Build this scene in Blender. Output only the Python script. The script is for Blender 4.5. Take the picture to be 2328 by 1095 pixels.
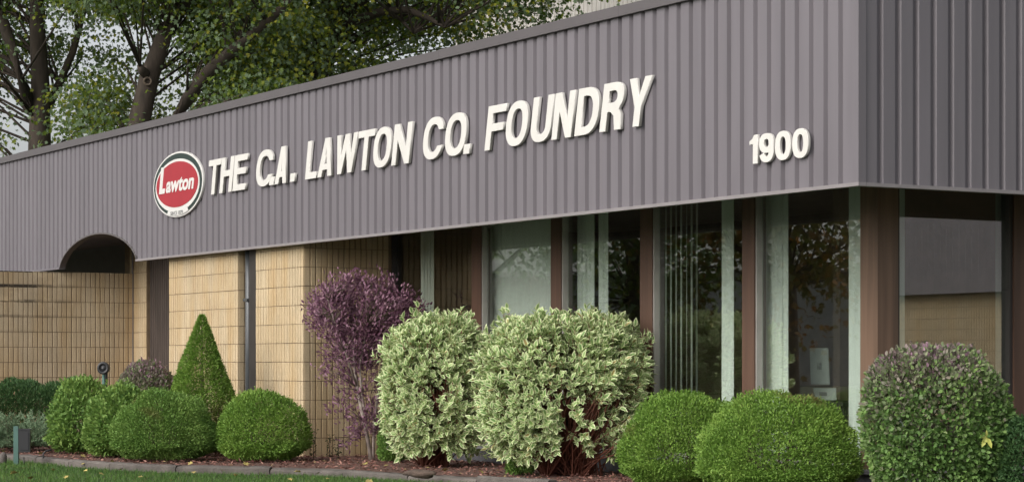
import bpy, math, random
import numpy as np
from mathutils import Vector, Matrix, Euler

random.seed(7)
rng = np.random.default_rng(7)
for o in list(bpy.data.objects):
    bpy.data.objects.remove(o)
scene = bpy.context.scene
COL = scene.collection

# ------------------------------------------------------------------ camera
FPX, CX, HOR, EYE = 5100.0, 1164.0, 825.0, 1.0      # photo calibration (2328 px wide)
cam_d = bpy.data.cameras.new('camera')
cam = bpy.data.objects.new('camera', cam_d)
COL.objects.link(cam)
cam.location = (0, 0, EYE)
cam.rotation_euler = (math.radians(90), 0, 0)
cam_d.sensor_width = 36
cam_d.lens = 36 * FPX / 2328
cam_d.shift_y = (HOR - 547.5) / 2328
cam_d.clip_start = 0.1
cam_d.clip_end = 3000
scene.camera = cam

# ------------------------------------------------------------------ sky, sun, exposure
SUN_DIR = Vector((-0.70, -0.64, 0.64)).normalized()       # towards the sun
elev = math.asin(SUN_DIR.z)
azim = math.atan2(SUN_DIR.x, SUN_DIR.y)
w = bpy.data.worlds.new('World')
scene.world = w
w.use_nodes = True
nt = w.node_tree
nt.nodes.clear()
sky = nt.nodes.new('ShaderNodeTexSky')
sky.sky_type = 'NISHITA'
sky.sun_disc = False
sky.sun_elevation = elev
sky.sun_rotation = azim
sky.air_density = 1.0
sky.dust_density = 4.0
sky.ozone_density = 1.0
hs = nt.nodes.new('ShaderNodeHueSaturation')
hs.inputs['Saturation'].default_value = 0.22               # thin overcast: hazy pale sky
bg = nt.nodes.new('ShaderNodeBackground')
bg.inputs['Strength'].default_value = 0.15
wo = nt.nodes.new('ShaderNodeOutputWorld')
nt.links.new(sky.outputs[0], hs.inputs['Color'])
nt.links.new(hs.outputs[0], bg.inputs['Color'])
nt.links.new(bg.outputs[0], wo.inputs['Surface'])
sun_d = bpy.data.lights.new('sun', 'SUN')
sun_d.energy = 1.05
sun_d.angle = math.radians(60)
sun_d.color = (1.0, 0.93, 0.82)
sun = bpy.data.objects.new('sun', sun_d)
COL.objects.link(sun)
sun.location = (-20, -20, 40)
sun.rotation_euler = SUN_DIR.to_track_quat('Z', 'Y').to_euler()
vs = scene.view_settings
vs.view_transform = 'Standard'
vs.look = 'None'
vs.gamma = 1.0
vs.use_curve_mapping = False
vs.exposure = 0.42

# ------------------------------------------------------------------ building frame (t = left along facade, p = into building)
CO = Vector((2.47, 15.98, 0))
ANG = math.radians(31.05)
U = Vector((-math.sin(ANG), math.cos(ANG), 0))
V = Vector((math.cos(ANG), math.sin(ANG), 0))
ROT_TP = math.atan2(V.y, V.x)                              # rotation that turns X into V


def P(t, p, z):
    return CO + U * t + V * p + Vector((0, 0, z))


def t_at(px, p):
    k = (px - CX) / FPX
    a = CO + V * p
    return (k * a.y - a.x) / (U.x - k * U.y)


def p_at(px, t):
    k = (px - CX) / FPX
    a = CO + U * t
    return (k * a.y - a.x) / (V.x - k * V.y)


def G(px, depth, z=0.0):
    return Vector(((px - CX) / FPX * depth, depth, z))


def ground_at(px, py, z=0.0):
    d = FPX * (EYE - z) / (py - HOR)
    return G(px, d, z)


# ------------------------------------------------------------------ materials
def new_mat(name):
    m = bpy.data.materials.new(name)
    m.use_nodes = True
    n = m.node_tree.nodes
    b = n.get('Principled BSDF')
    return m, m.node_tree, b


def mat(name, col, rough=0.6, metal=0.0, var=0.12, scale=6.0, bump=0.0, bscale=60.0, spec=0.5, objrand=0.0, coord='pos', stretch=(1, 1, 1)):
    m, nt, b = new_mat(name)
    N, L = nt.nodes, nt.links
    geo = N.new('ShaderNodeNewGeometry')
    mp = N.new('ShaderNodeMapping')
    mp.inputs['Scale'].default_value = stretch
    L.new(geo.outputs['Position'], mp.inputs['Vector'])
    nz = N.new('ShaderNodeTexNoise')
    nz.inputs['Scale'].default_value = scale
    nz.inputs['Detail'].default_value = 6
    L.new(mp.outputs[0], nz.inputs['Vector'])
    mr = N.new('ShaderNodeMapRange')
    mr.inputs['From Min'].default_value = 0.3
    mr.inputs['From Max'].default_value = 0.7
    mr.inputs['To Min'].default_value = 1 - var
    mr.inputs['To Max'].default_value = 1 + var
    L.new(nz.outputs['Fac'], mr.inputs['Value'])
    fac = mr.outputs[0]
    if objrand:
        oi = N.new('ShaderNodeObjectInfo')
        mr2 = N.new('ShaderNodeMapRange')
        mr2.inputs['To Min'].default_value = 1 - objrand
        mr2.inputs['To Max'].default_value = 1 + objrand
        L.new(oi.outputs['Random'], mr2.inputs['Value'])
        mm = N.new('ShaderNodeMath')
        mm.operation = 'MULTIPLY'
        L.new(fac, mm.inputs[0])
        L.new(mr2.outputs[0], mm.inputs[1])
        fac = mm.outputs[0]
    vm = N.new('ShaderNodeVectorMath')
    vm.operation = 'SCALE'
    vm.inputs[0].default_value = col
    L.new(fac, vm.inputs['Scale'])
    L.new(vm.outputs[0], b.inputs['Base Color'])
    b.inputs['Roughness'].default_value = rough
    b.inputs['Metallic'].default_value = metal
    b.inputs['Specular IOR Level'].default_value = spec
    if bump:
        n2 = N.new('ShaderNodeTexNoise')
        n2.inputs['Scale'].default_value = bscale
        n2.inputs['Detail'].default_value = 4
        L.new(mp.outputs[0], n2.inputs['Vector'])
        bp = N.new('ShaderNodeBump')
        bp.inputs['Strength'].default_value = bump
        bp.inputs['Distance'].default_value = 0.01
        L.new(n2.outputs['Fac'], bp.inputs['Height'])
        L.new(bp.outputs[0], b.inputs['Normal'])
    return m


def leaf_mat(name, cols, second=None, rim=None, trans=0.3, rough=0.55, spec=0.3, under=None):
    """cols: list of colours picked by the leaf's random value; second: colour mixed by the leaf's own B value; rim: margin colour"""
    m, nt, b = new_mat(name)
    N, L = nt.nodes, nt.links
    at = N.new('ShaderNodeAttribute')
    at.attribute_name = 'leafcol'
    sp = N.new('ShaderNodeSeparateColor')
    L.new(at.outputs['Color'], sp.inputs[0])
    cr = N.new('ShaderNodeValToRGB')
    el = cr.color_ramp.elements
    while len(el) < len(cols):
        el.new(0.5)
    for i, c in enumerate(cols):
        el[i].position = i / max(1, len(cols) - 1)
        el[i].color = (*c, 1)
    L.new(sp.outputs[0], cr.inputs[0])
    out = cr.outputs[0]
    if second:
        mx = N.new('ShaderNodeMix')
        mx.data_type = 'RGBA'
        mx.inputs[7].default_value = (*second, 1)
        L.new(sp.outputs[2], mx.inputs[0])
        L.new(out, mx.inputs[6])
        out = mx.outputs[2]
    if rim:
        r2 = N.new('ShaderNodeMapRange')
        r2.inputs['From Min'].default_value = 0.42
        r2.inputs['From Max'].default_value = 0.62
        L.new(sp.outputs[1], r2.inputs['Value'])
        mx = N.new('ShaderNodeMix')
        mx.data_type = 'RGBA'
        mx.inputs[7].default_value = (*rim, 1)
        L.new(r2.outputs[0], mx.inputs[0])
        L.new(out, mx.inputs[6])
        out = mx.outputs[2]
    if under:
        gg = N.new('ShaderNodeNewGeometry')
        mx = N.new('ShaderNodeMix')
        mx.data_type = 'RGBA'
        mx.inputs[7].default_value = (*under, 1)
        L.new(gg.outputs['Backfacing'], mx.inputs[0])
        L.new(out, mx.inputs[6])
        out = mx.outputs[2]
    L.new(out, b.inputs['Base Color'])
    b.inputs['Roughness'].default_value = rough
    b.inputs['Specular IOR Level'].default_value = spec
    tr = N.new('ShaderNodeBsdfTranslucent')
    L.new(out, tr.inputs['Color'])
    ms = N.new('ShaderNodeMixShader')
    ms.inputs[0].default_value = trans
    L.new(b.outputs[0], ms.inputs[1])
    L.new(tr.outputs[0], ms.inputs[2])
    L.new(ms.outputs[0], N['Material Output'].inputs['Surface'])
    return m


def glass_mat(name, tint):
    m, nt, b = new_mat(name)
    N, L = nt.nodes, nt.links
    N.remove(b)
    lw_ = N.new('ShaderNodeLayerWeight')          # Schlick curve, the same from both sides
    lw_.inputs['Blend'].default_value = 0.5
    pw = N.new('ShaderNodeMath')
    pw.operation = 'POWER'
    pw.inputs[1].default_value = 5.0
    L.new(lw_.outputs['Facing'], pw.inputs[0])
    fr = N.new('ShaderNodeMapRange')
    fr.inputs['To Min'].default_value = 0.125
    fr.inputs['To Max'].default_value = 1.0
    L.new(pw.outputs[0], fr.inputs['Value'])
    tp = N.new('ShaderNodeBsdfTransparent')
    tp.inputs['Color'].default_value = (*tint, 1)
    gl = N.new('ShaderNodeBsdfGlossy')
    gl.inputs['Roughness'].default_value = 0.004
    gl.inputs['Color'].default_value = (1, 1, 1, 1)
    ms = N.new('ShaderNodeMixShader')
    L.new(fr.outputs[0], ms.inputs[0])
    L.new(tp.outputs[0], ms.inputs[1])
    L.new(gl.outputs[0], ms.inputs[2])
    L.new(ms.outputs[0], N['Material Output'].inputs['Surface'])
    return m


def brick_mat(name, col, stain=False):
    m = mat(name, col, rough=0.9, var=0.08, scale=3.0, bump=0.6, bscale=140, spec=0.2, objrand=0.035)
    nt = m.node_tree
    N, L = nt.nodes, nt.links
    b = N['Principled BSDF']
    src = b.inputs['Base Color'].links[0].from_socket
    geo = N.new('ShaderNodeNewGeometry')
    n0 = N.new('ShaderNodeTexNoise')
    n0.inputs['Scale'].default_value = 160
    n0.inputs['Detail'].default_value = 3
    L.new(geo.outputs['Position'], n0.inputs['Vector'])
    m0 = N.new('ShaderNodeMapRange')
    m0.inputs['From Min'].default_value = 0.3
    m0.inputs['From Max'].default_value = 0.7
    m0.inputs['To Min'].default_value = 0.78
    m0.inputs['To Max'].default_value = 1.18
    L.new(n0.outputs['Fac'], m0.inputs['Value'])
    v0 = N.new('ShaderNodeVectorMath')
    v0.operation = 'SCALE'
    L.new(src, v0.inputs[0])
    L.new(m0.outputs[0], v0.inputs['Scale'])
    out = v0.outputs[0]
    # warm iron-coloured blotches and runs down the face
    mp = N.new('ShaderNodeMapping')
    mp.inputs['Scale'].default_value = (2.2, 2.2, 0.5)
    L.new(geo.outputs['Position'], mp.inputs['Vector'])
    n1 = N.new('ShaderNodeTexNoise')
    n1.inputs['Scale'].default_value = 1.6
    n1.inputs['Detail'].default_value = 5
    L.new(mp.outputs[0], n1.inputs['Vector'])
    m1 = N.new('ShaderNodeMapRange')
    m1.inputs['From Min'].default_value = 0.42
    m1.inputs['From Max'].default_value = 0.68
    m1.inputs['To Max'].default_value = 0.55
    L.new(n1.outputs['Fac'], m1.inputs['Value'])
    x1 = N.new('ShaderNodeMix')
    x1.data_type = 'RGBA'
    x1.inputs[7].default_value = (col[0] * 0.88, col[1] * 0.74, col[2] * 0.52, 1)
    L.new(m1.outputs[0], x1.inputs[0])
    L.new(out, x1.inputs[6])
    out = x1.outputs[2]
    if stain:
        # black weathering on the upper courses of the free end of the wall
        sx = N.new('ShaderNodeSeparateXYZ')
        L.new(geo.outputs['Position'], sx.inputs[0])
        hz = N.new('ShaderNodeMapRange')
        hz.inputs['From Min'].default_value = 1.35
        hz.inputs['From Max'].default_value = 2.3
        L.new(sx.outputs[2], hz.inputs['Value'])
        hx = N.new('ShaderNodeMapRange')
        hx.inputs['From Min'].default_value = -5.75
        hx.inputs['From Max'].default_value = -6.6
        L.new(sx.outputs[0], hx.inputs['Value'])
        mp2 = N.new('ShaderNodeMapping')
        mp2.inputs['Scale'].default_value = (1.3, 1.3, 2.0)
        L.new(geo.outputs['Position'], mp2.inputs['Vector'])
        n2 = N.new('ShaderNodeTexNoise')
        n2.inputs['Scale'].default_value = 2.0
        n2.inputs['Detail'].default_value = 7
        n2.inputs['Roughness'].default_value = 0.7
        L.new(mp2.outputs[0], n2.inputs['Vector'])
        m2 = N.new('ShaderNodeMapRange')
        m2.inputs['From Min'].default_value = 0.36
        m2.inputs['From Max'].default_value = 0.52
        m2.inputs['To Max'].default_value = 0.9
        L.new(n2.outputs['Fac'], m2.inputs['Value'])
        a = N.new('ShaderNodeMath')
        a.operation = 'MULTIPLY'
        L.new(hz.outputs[0], a.inputs[0])
        L.new(hx.outputs[0], a.inputs[1])
        a2 = N.new('ShaderNodeMath')
        a2.operation = 'MULTIPLY'
        a2.use_clamp = True
        bo = N.new('ShaderNodeMath')
        bo.operation = 'MULTIPLY'
        bo.inputs[1].default_value = 1.9
        L.new(a.outputs[0], bo.inputs[0])
        L.new(bo.outputs[0], a2.inputs[0])
        L.new(m2.outputs[0], a2.inputs[1])
        dv = N.new('ShaderNodeMath')
        dv.operation = 'MULTIPLY_ADD'
        dv.inputs[1].default_value = 1 / 0.2032
        dv.inputs[2].default_value = 0.10
        L.new(sx.outputs[2], dv.inputs[0])
        fc = N.new('ShaderNodeMath')
        fc.operation = 'FRACT'
        L.new(dv.outputs[0], fc.inputs[0])
        jm = N.new('ShaderNodeMapRange')
        jm.inputs['From Min'].default_value = 0.16
        jm.inputs['From Max'].default_value = 0.26
        jm.inputs['To Min'].default_value = 1.0
        jm.inputs['To Max'].default_value = 0.22
        L.new(fc.outputs[0], jm.inputs['Value'])
        a3 = N.new('ShaderNodeMath')
        a3.operation = 'MULTIPLY'
        L.new(a2.outputs[0], a3.inputs[0])
        L.new(jm.outputs[0], a3.inputs[1])
        x2 = N.new('ShaderNodeMix')
        x2.data_type = 'RGBA'
        x2.inputs[7].default_value = (0.05, 0.042, 0.035, 1)
        L.new(a3.outputs[0], x2.inputs[0])
        L.new(out, x2.inputs[6])
        out = x2.outputs[2]
    L.new(out, b.inputs['Base Color'])
    return m


M = {}
M['fascia'] = mat('fascia_metal', (0.150, 0.137, 0.152), rough=0.42, var=0.10, scale=5.0, stretch=(1, 1, 0.10), spec=0.5)
M['cap'] = mat('cap_metal', (0.095, 0.085, 0.088), rough=0.4, var=0.06, scale=3)
M['trim'] = mat('trim_metal', (0.23, 0.21, 0.215), rough=0.45, var=0.08, scale=5)
M['soffit'] = mat('soffit_metal', (0.10, 0.09, 0.09), rough=0.6, var=0.1)
M['brick'] = brick_mat('tan_block', (0.50, 0.40, 0.265))
M['brick_stain'] = brick_mat('tan_block_weathered', (0.52, 0.42, 0.285), stain=True)
M['mortar'] = mat('mortar', (0.20, 0.145, 0.09), rough=0.95, var=0.2, scale=9)
M['post'] = mat('brown_wood', (0.100, 0.054, 0.037), rough=0.5, var=0.22, scale=14, stretch=(1, 1, 0.06), bump=0.2, bscale=60)
M['corner_post'] = mat('weathered_brown', (0.15, 0.092, 0.062), rough=0.42, var=0.3, scale=16, stretch=(1, 1, 0.05))
M['alu'] = mat('grey_aluminium', (0.36, 0.34, 0.32), rough=0.4, metal=0.3, var=0.1)
M['dark'] = mat('dark_bronze', (0.035, 0.03, 0.028), rough=0.45, var=0.15)
M['dark_panel'] = mat('dark_brown_panel', (0.06, 0.045, 0.038), rough=0.6, var=0.25, scale=8, stretch=(1, 1, 0.2))
M['pipe'] = mat('pipe_paint', (0.07, 0.075, 0.08), rough=0.35, var=0.15)
M['white'] = mat('white_letter', (0.62, 0.605, 0.575), rough=0.4, var=0.04, scale=8)
M['logo_white'] = mat('logo_white', (0.62, 0.61, 0.59), rough=0.4, var=0.03)
M['logo_green'] = mat('logo_green', (0.02, 0.035, 0.03), rough=0.4, var=0.1)
M['logo_red'] = mat('logo_red', (0.33, 0.022, 0.032), rough=0.45, var=0.06)
M['logo_print'] = mat('logo_print', (0.22, 0.22, 0.22), rough=0.5, var=0.05)
M['plinth'] = mat('plinth_slate', (0.10, 0.10, 0.11), rough=0.7, var=0.2, scale=10, bump=0.2)
M['sill'] = mat('sill_stone', (0.22, 0.22, 0.23), rough=0.6, var=0.15, scale=14)
M['glass'] = glass_mat('tinted_glass', (0.90, 0.935, 0.91))
M['room_wall'] = mat('room_wall', (0.34, 0.25, 0.20), rough=0.8)
M['room_floor'] = mat('room_floor', (0.17, 0.14, 0.13), rough=0.8)
M['room_ceiling'] = mat('room_ceiling', (0.55, 0.48, 0.42), rough=0.9)
M['slat'] = mat('blind_fabric', (0.80, 0.82, 0.79), rough=0.8, var=0.06, scale=30, stretch=(1, 1, 0.1))
M['board'] = mat('paper_white', (0.34, 0.36, 0.34), rough=0.7)
M['emblem'] = mat('paper_emblem', (0.2, 0.21, 0.2), rough=0.7, var=0.5, scale=40)
M['print'] = mat('paper_print', (0.12, 0.12, 0.12), rough=0.7)
M['grass_soil'] = mat('lawn_soil', (0.035, 0.05, 0.018), rough=0.95, var=0.35, scale=5, bump=0.5, bscale=80)
M['mulch'] = mat('mulch_soil', (0.11, 0.055, 0.042), rough=0.95, var=0.4, scale=14, bump=1.0, bscale=60)
M['kerb'] = mat('kerb_concrete', (0.115, 0.10, 0.09), rough=0.9, var=0.3, scale=5, bump=0.7, bscale=50, objrand=0.15)
M['bark'] = mat('maple_bark', (0.055, 0.042, 0.033), rough=0.95, var=0.35, scale=9, stretch=(1, 1, 0.3), bump=1.0, bscale=22)
M['twig_red'] = mat('red_stem', (0.16, 0.055, 0.035), rough=0.7, var=0.3)
M['twig'] = mat('brown_stem', (0.10, 0.075, 0.055), rough=0.85, var=0.3)
M['twig_grey'] = mat('grey_stem', (0.30, 0.25, 0.22), rough=0.85, var=0.3, scale=20)
M['lamp_black'] = mat('lamp_black', (0.03, 0.03, 0.033), rough=0.45, var=0.1)
M['lamp_green'] = mat('lamp_green', (0.06, 0.13, 0.11), rough=0.6, var=0.2)
M['lens'] = mat('lamp_lens', (0.08, 0.08, 0.085), rough=0.15)
M['hall'] = mat('hall_siding', (0.42, 0.40, 0.37), rough=0.5, var=0.08, scale=2)
M['roof'] = mat('roof_gravel', (0.2, 0.19, 0.18), rough=0.95, var=0.2)
M['yellow_leaf'] = mat('fallen_leaf', (0.36, 0.29, 0.09), rough=0.7, var=0.3, scale=30, objrand=0.3)
M['wood_log'] = mat('rotten_wood', (0.085, 0.06, 0.047), rough=0.95, var=0.4, scale=20, bump=1.0, bscale=40)
M['asphalt'] = mat('asphalt', (0.06, 0.06, 0.06), rough=0.9, var=0.2)
M['far_wall'] = mat('far_wall', (0.35, 0.35, 0.34), rough=0.8)

# ------------------------------------------------------------------ object helpers
WPOS = {}


def link(o, parent=None, wloc=(0, 0, 0)):
    wloc = Vector(wloc)
    COL.objects.link(o)
    if parent is not None:
        o.parent = parent
        o.location = wloc - WPOS[parent.name]
    else:
        o.location = wloc
    WPOS[o.name] = wloc
    return o


def tag(o, label=None, cat=None, group=None, kind=None):
    if label:
        o['label'] = label
    if cat:
        o['category'] = cat
    if group:
        o['group'] = group
    if kind:
        o['kind'] = kind
    return o


def thing(name, label, cat, loc, group=None):
    e = bpy.data.objects.new(name, None)
    e.empty_display_size = 0.2
    link(e, None, loc)
    return tag(e, label, cat, group)


def mk(name, verts, faces, m, parent=None, origin=None, smooth=False):
    """mesh object; verts in world coordinates, origin = object origin (world)"""
    if origin is None:
        origin = WPOS[parent.name] if parent is not None else Vector((0, 0, 0))
    origin = Vector(origin)
    me = bpy.data.meshes.new(name)
    me.from_pydata([tuple(Vector(v) - origin) for v in verts], [], faces)
    me.materials.append(m)
    if smooth:
        me.polygons.foreach_set('use_smooth', [True] * len(me.polygons))
    me.update()
    o = bpy.data.objects.new(name, me)
    return link(o, parent, origin)


def box_verts(f, a0, a1, b0, b1, z0, z1):
    return [f(a0, b0, z0), f(a1, b0, z0), f(a1, b1, z0), f(a0, b1, z0),
            f(a0, b0, z1), f(a1, b0, z1), f(a1, b1, z1), f(a0, b1, z1)]


# (t, p) basis is left-handed with z up, so this winding faces outward for P
BOXF = [(0, 1, 2, 3), (4, 7, 6, 5), (0, 4, 5, 1), (1, 5, 6, 2), (2, 6, 7, 3), (3, 7, 4, 0)]
BOXF_R = [tuple(reversed(f)) for f in BOXF]


def box_tp(name, t0, t1, p0, p1, z0, z1, m, parent=None):
    c = P((t0 + t1) / 2, (p0 + p1) / 2, z0)
    return mk(name, box_verts(P, t0, t1, p0, p1, z0, z1), BOXF, m, parent, c)


def boxes_tp(name, specs, m, parent=None):
    vs_, fs = [], []
    for s in specs:
        k = len(vs_)
        vs_ += box_verts(P, *s)
        fs += [tuple(i + k for i in f) for f in BOXF]
    return mk(name, vs_, fs, m, parent)


def tube(pts, radii, seg=8):
    vs_, fs = [], []
    n = len(pts)
    pts = [Vector(p) for p in pts]
    for i in range(n):
        d = (pts[min(i + 1, n - 1)] - pts[max(i - 1, 0)]).normalized()
        a = d.orthogonal().normalized() if abs(d.z) > 0.9 else d.cross(Vector((0, 0, 1))).normalized()
        if abs(d.z) > 0.9:
            a = (Vector((1, 0, 0)) - d * d.x).normalized()
        b = d.cross(a).normalized()
        for j in range(seg):
            an = 2 * math.pi * j / seg
            vs_.append(pts[i] + (a * math.cos(an) + b * math.sin(an)) * radii[i])
    for i in range(n - 1):
        for j in range(seg):
            j2 = (j + 1) % seg
            fs.append((i * seg + j, i * seg + j2, (i + 1) * seg + j2, (i + 1) * seg + j))
    fs.append(tuple(reversed(range(seg))))
    fs.append(tuple((n - 1) * seg + j for j in range(seg)))
    return vs_, fs


def tubes(name, specs, m, parent=None, seg=8, origin=None):
    V_, F_ = [], []
    for pts, rad in specs:
        a, b = tube(pts, rad, seg)
        k = len(V_)
        V_ += a
        F_ += [tuple(i + k for i in f) for f in b]
    return mk(name, V_, F_, m, parent, origin, smooth=True)


# leaf templates: (along, across, lift, rim)
LEAF = {
    'diamond': ([(0, 0, 0, 1), (0.45, 0.5, 0.06, 1), (1, 0, -0.04, 1), (0.45, -0.5, 0.06, 1)], [(0, 1, 2), (0, 2, 3)]),
    'oval': ([(0, 0, 0, 1), (0.3, 0.46, 0.05, 1), (0.68, 0.4, 0.03, 1), (1, 0, -0.1, 1), (0.68, -0.4, 0.03, 1), (0.3, -0.46, 0.05, 1)],
             [(0, 1, 2, 3), (0, 3, 4, 5)]),
    'varieg': ([(0, 0, 0, .8), (0.25, 0.42, 0.08, 1), (0.6, 0.42, 0.06, 1), (1, 0, -0.12, 1), (0.6, -0.42, 0.06, 1), (0.25, -0.42, 0.08, 1), (0.3, 0, -0.02, 0), (0.68, 0, -0.04, 0)],
               [(0, 1, 6), (1, 2, 7, 6), (2, 3, 7), (3, 4, 7), (4, 5, 6, 7), (5, 0, 6)]),
    'maple': ([(0, 0, 0, 1), (0.15, 0.5, 0.03, 1), (0.42, 0.28, 0, 1), (0.62, 0.62, 0.04, 1), (0.68, 0.2, 0, 1), (1, 0, -0.08, 1),
               (0.68, -0.2, 0, 1), (0.62, -0.62, 0.04, 1), (0.42, -0.28, 0, 1), (0.15, -0.5, 0.03, 1)],
              [(0, 1, 2, 4, 5), (2, 3, 4), (0, 5, 6, 8, 9), (6, 7, 8)]),
    'blade': ([(0, 0.5, 0, 1), (0, -0.5, 0, 1), (1, 0, 0, 1)], [(0, 1, 2)]),
}


def nrm(a):
    return a / np.maximum(np.linalg.norm(a, axis=1, keepdims=True), 1e-9)


def leaves(name, pos, d, n, ln, wd, shape, m, parent=None, second=None, rand=None, origin=None):
    tv, tf = LEAF[shape]
    T = np.array(tv, float)
    K = len(T)
    N = len(pos)
    d = nrm(d)
    n = nrm(n - (n * d).sum(1, keepdims=True) * d + 1e-6)
    s = np.cross(d, n)
    ln = np.broadcast_to(ln, (N,))
    wd = np.broadcast_to(wd, (N,))
    co = (pos[:, None, :] + d[:, None, :] * (T[None, :, 0] * ln[:, None])[..., None]
          + s[:, None, :] * (T[None, :, 1] * wd[:, None])[..., None]
          + n[:, None, :] * (T[None, :, 2] * ln[:, None])[..., None])
    if origin is None:
        origin = WPOS[parent.name] if parent is not None else Vector((0, 0, 0))
    co = co.reshape(-1, 3) - np.array(origin)
    me = bpy.data.meshes.new(name)
    me.vertices.add(N * K)
    me.vertices.foreach_set('co', co.astype(np.float32).ravel())
    fl = [len(f) for f in tf]
    flat = np.concatenate([np.array(f) for f in tf])
    nl = len(flat)
    loops = (np.arange(N)[:, None] * K + flat[None, :]).ravel()
    me.loops.add(N * nl)
    me.loops.foreach_set('vertex_index', loops.astype(np.int32))
    st = np.concatenate([[0], np.cumsum(fl)[:-1]])
    starts = (np.arange(N)[:, None] * nl + st[None, :]).ravel()
    me.polygons.add(N * len(tf))
    me.polygons.foreach_set('loop_start', starts.astype(np.int32))
    me.update(calc_edges=True)
    at = me.color_attributes.new('leafcol', 'FLOAT_COLOR', 'POINT')
    c = np.ones((N, K, 4), np.float32)
    c[:, :, 0] = (rng.random(N) if rand is None else rand)[:, None]
    c[:, :, 1] = T[None, :, 3]
    c[:, :, 2] = (np.zeros(N) if second is None else second)[:, None]
    at.data.foreach_set('color', c.ravel())
    me.materials.append(m)
    me.validate()
    o = bpy.data.objects.new(name, me)
    return link(o, parent, origin)


def wob(pts, freq, seed):
    r = np.random.default_rng(seed)
    out = np.zeros(len(pts))
    for i in range(7):
        k = r.normal(size=3) * freq * (0.7 + 0.25 * i)
        out += np.sin(pts @ k + r.random() * 6.28) / (1 + 0.35 * i)
    return out / 3.0


# ------------------------------------------------------------------ ground
def sheet(name, pts, z, m):
    o = mk(name, [(x, y, z) for x, y in pts], [tuple(range(len(pts)))], m)
    return tag(o, kind='structure')


sheet('lawn', [(-400, -300), (400, -300), (400, 500), (-400, 500)], -0.06, M['grass_soil'])
kerb_px = [(-330, 1026), (-200, 1025), (-90, 1026), (0, 1029), (70, 1032), (130, 1038), (200, 1045), (300, 1052), (400, 1056), (480, 1058), (560, 1059), (640, 1059.5), (713, 1061), (800, 1065),
           (900, 1070), (1000, 1076), (1120, 1082), (1240, 1089), (1360, 1096), (1480, 1102), (1620, 1112), (1780, 1124), (1940, 1136), (2100, 1136), (2300, 1130), (2560, 1120)]
kerb = [ground_at(a, b, 0.012) for a, b in kerb_px]
bed = [(v.x, v.y) for v in kerb] + [(P(1.0, 9, 0).x, P(1.0, 9, 0).y), (P(2, 2, 0).x, P(2, 2, 0).y), (P(20, 2, 0).x, P(20, 2, 0).y), (P(22, 0, 0).x, P(22, 0, 0).y)]
bed_o = sheet('planting_bed', bed, 0.0, M['mulch'])
BED = bed


def inside(x, y, poly):
    x = np.asarray(x)
    y = np.asarray(y)
    c = np.zeros(x.shape, bool)
    j = len(poly) - 1
    for i in range(len(poly)):
        xi, yi = poly[i]
        xj, yj = poly[j]
        hit = ((yi > y) != (yj > y)) & (x < (xj - xi) * (y - yi) / ((yj - yi) if yj != yi else 1e-9) + xi)
        c ^= hit
        j = i
    return c


# concrete edging, one stone after another
edging = thing('bed_edging', 'low weathered concrete edging between the lawn and the red mulch bed', 'edging', kerb[8])
dense = []
for a, b in zip(kerb[:-1], kerb[1:]):
    n = max(2, int((b - a).length / 0.08))
    for i in range(n):
        dense.append(a.lerp(b, i / n))
dense.append(kerb[-1])
acc, start = 0, 0
cuts = [0]
for i in range(1, len(dense)):
    acc += (dense[i] - dense[i - 1]).length
    if acc > 0.9:
        cuts.append(i)
        acc = 0
for ci in range(len(cuts) - 1):
    seg = dense[cuts[ci]:cuts[ci + 1] + 1]
    tilt = random.uniform(-0.012, 0.012)
    lift = random.uniform(-0.008, 0.010)
    vs_, fs = [], []
    for i, q in enumerate(seg):
        d = (seg[min(i + 1, len(seg) - 1)] - seg[max(i - 1, 0)]).normalized()
        off = Vector((d.y, -d.x, 0))
        if off.y > 0:
            off = -off
        qq = Vector((q.x, q.y, 0))
        if i == 0:
            qq += d * 0.006
        if i == len(seg) - 1:
            qq -= d * 0.006
        h = 0.008 + lift + random.uniform(-0.005, 0.005)
        for (o_, z) in ((0.0, -0.1), (0.0, h - 0.012), (0.012, h), (0.10, h - 0.005 + tilt), (0.118, h - 0.022 + tilt), (0.122, -0.1)):
            vs_.append(qq + off * o_ + Vector((0, 0, z)))
    for i in range(len(seg) - 1):
        for j in range(5):
            fs.append((i * 6 + j, i * 6 + j + 1, (i + 1) * 6 + j + 1, (i + 1) * 6 + j))
    fs.append(tuple(range(6)))
    fs.append(tuple(reversed([(len(seg) - 1) * 6 + j for j in range(6)])))
    mk('kerb_stone', vs_, fs, M['kerb'], edging, seg[0])

# ------------------------------------------------------------------ building
ZB, ZT = 2.275, 3.95            # fascia bottom and top
ZS = 2.64                       # soffit, hidden up behind the fascia
bld = thing('office_building', 'single storey office with mauve ribbed metal fascia above tan block walls and tall windows', 'building', P(6, 1.2, 0))
T_END = 25.0
R_END = 17.6
PITCH, GRV, SL = 0.168, 0.030, 0.014

# rib profile over one pitch: (offset, depth)
PROF = [(0.0, 0.0), (0.108, 0.0), (0.108 + SL, GRV), (PITCH - SL, GRV), (PITCH, 0.0)]
AT0, AT1, RISE = t_at(137, 0), t_at(311, 0), 0.40


def arch_z(t):
    if t <= AT1 or t >= AT0:
        return ZB
    s = (t - (AT0 + AT1) / 2) / ((AT0 - AT1) / 2)
    return ZB + RISE * (1 - abs(s) ** 2.0) ** 0.62


fas = box_tp('fascia', 0.05, T_END, 0.05, 0.12, ZB + RISE + 0.03, ZT - 0.02, M['soffit'], bld)


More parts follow.
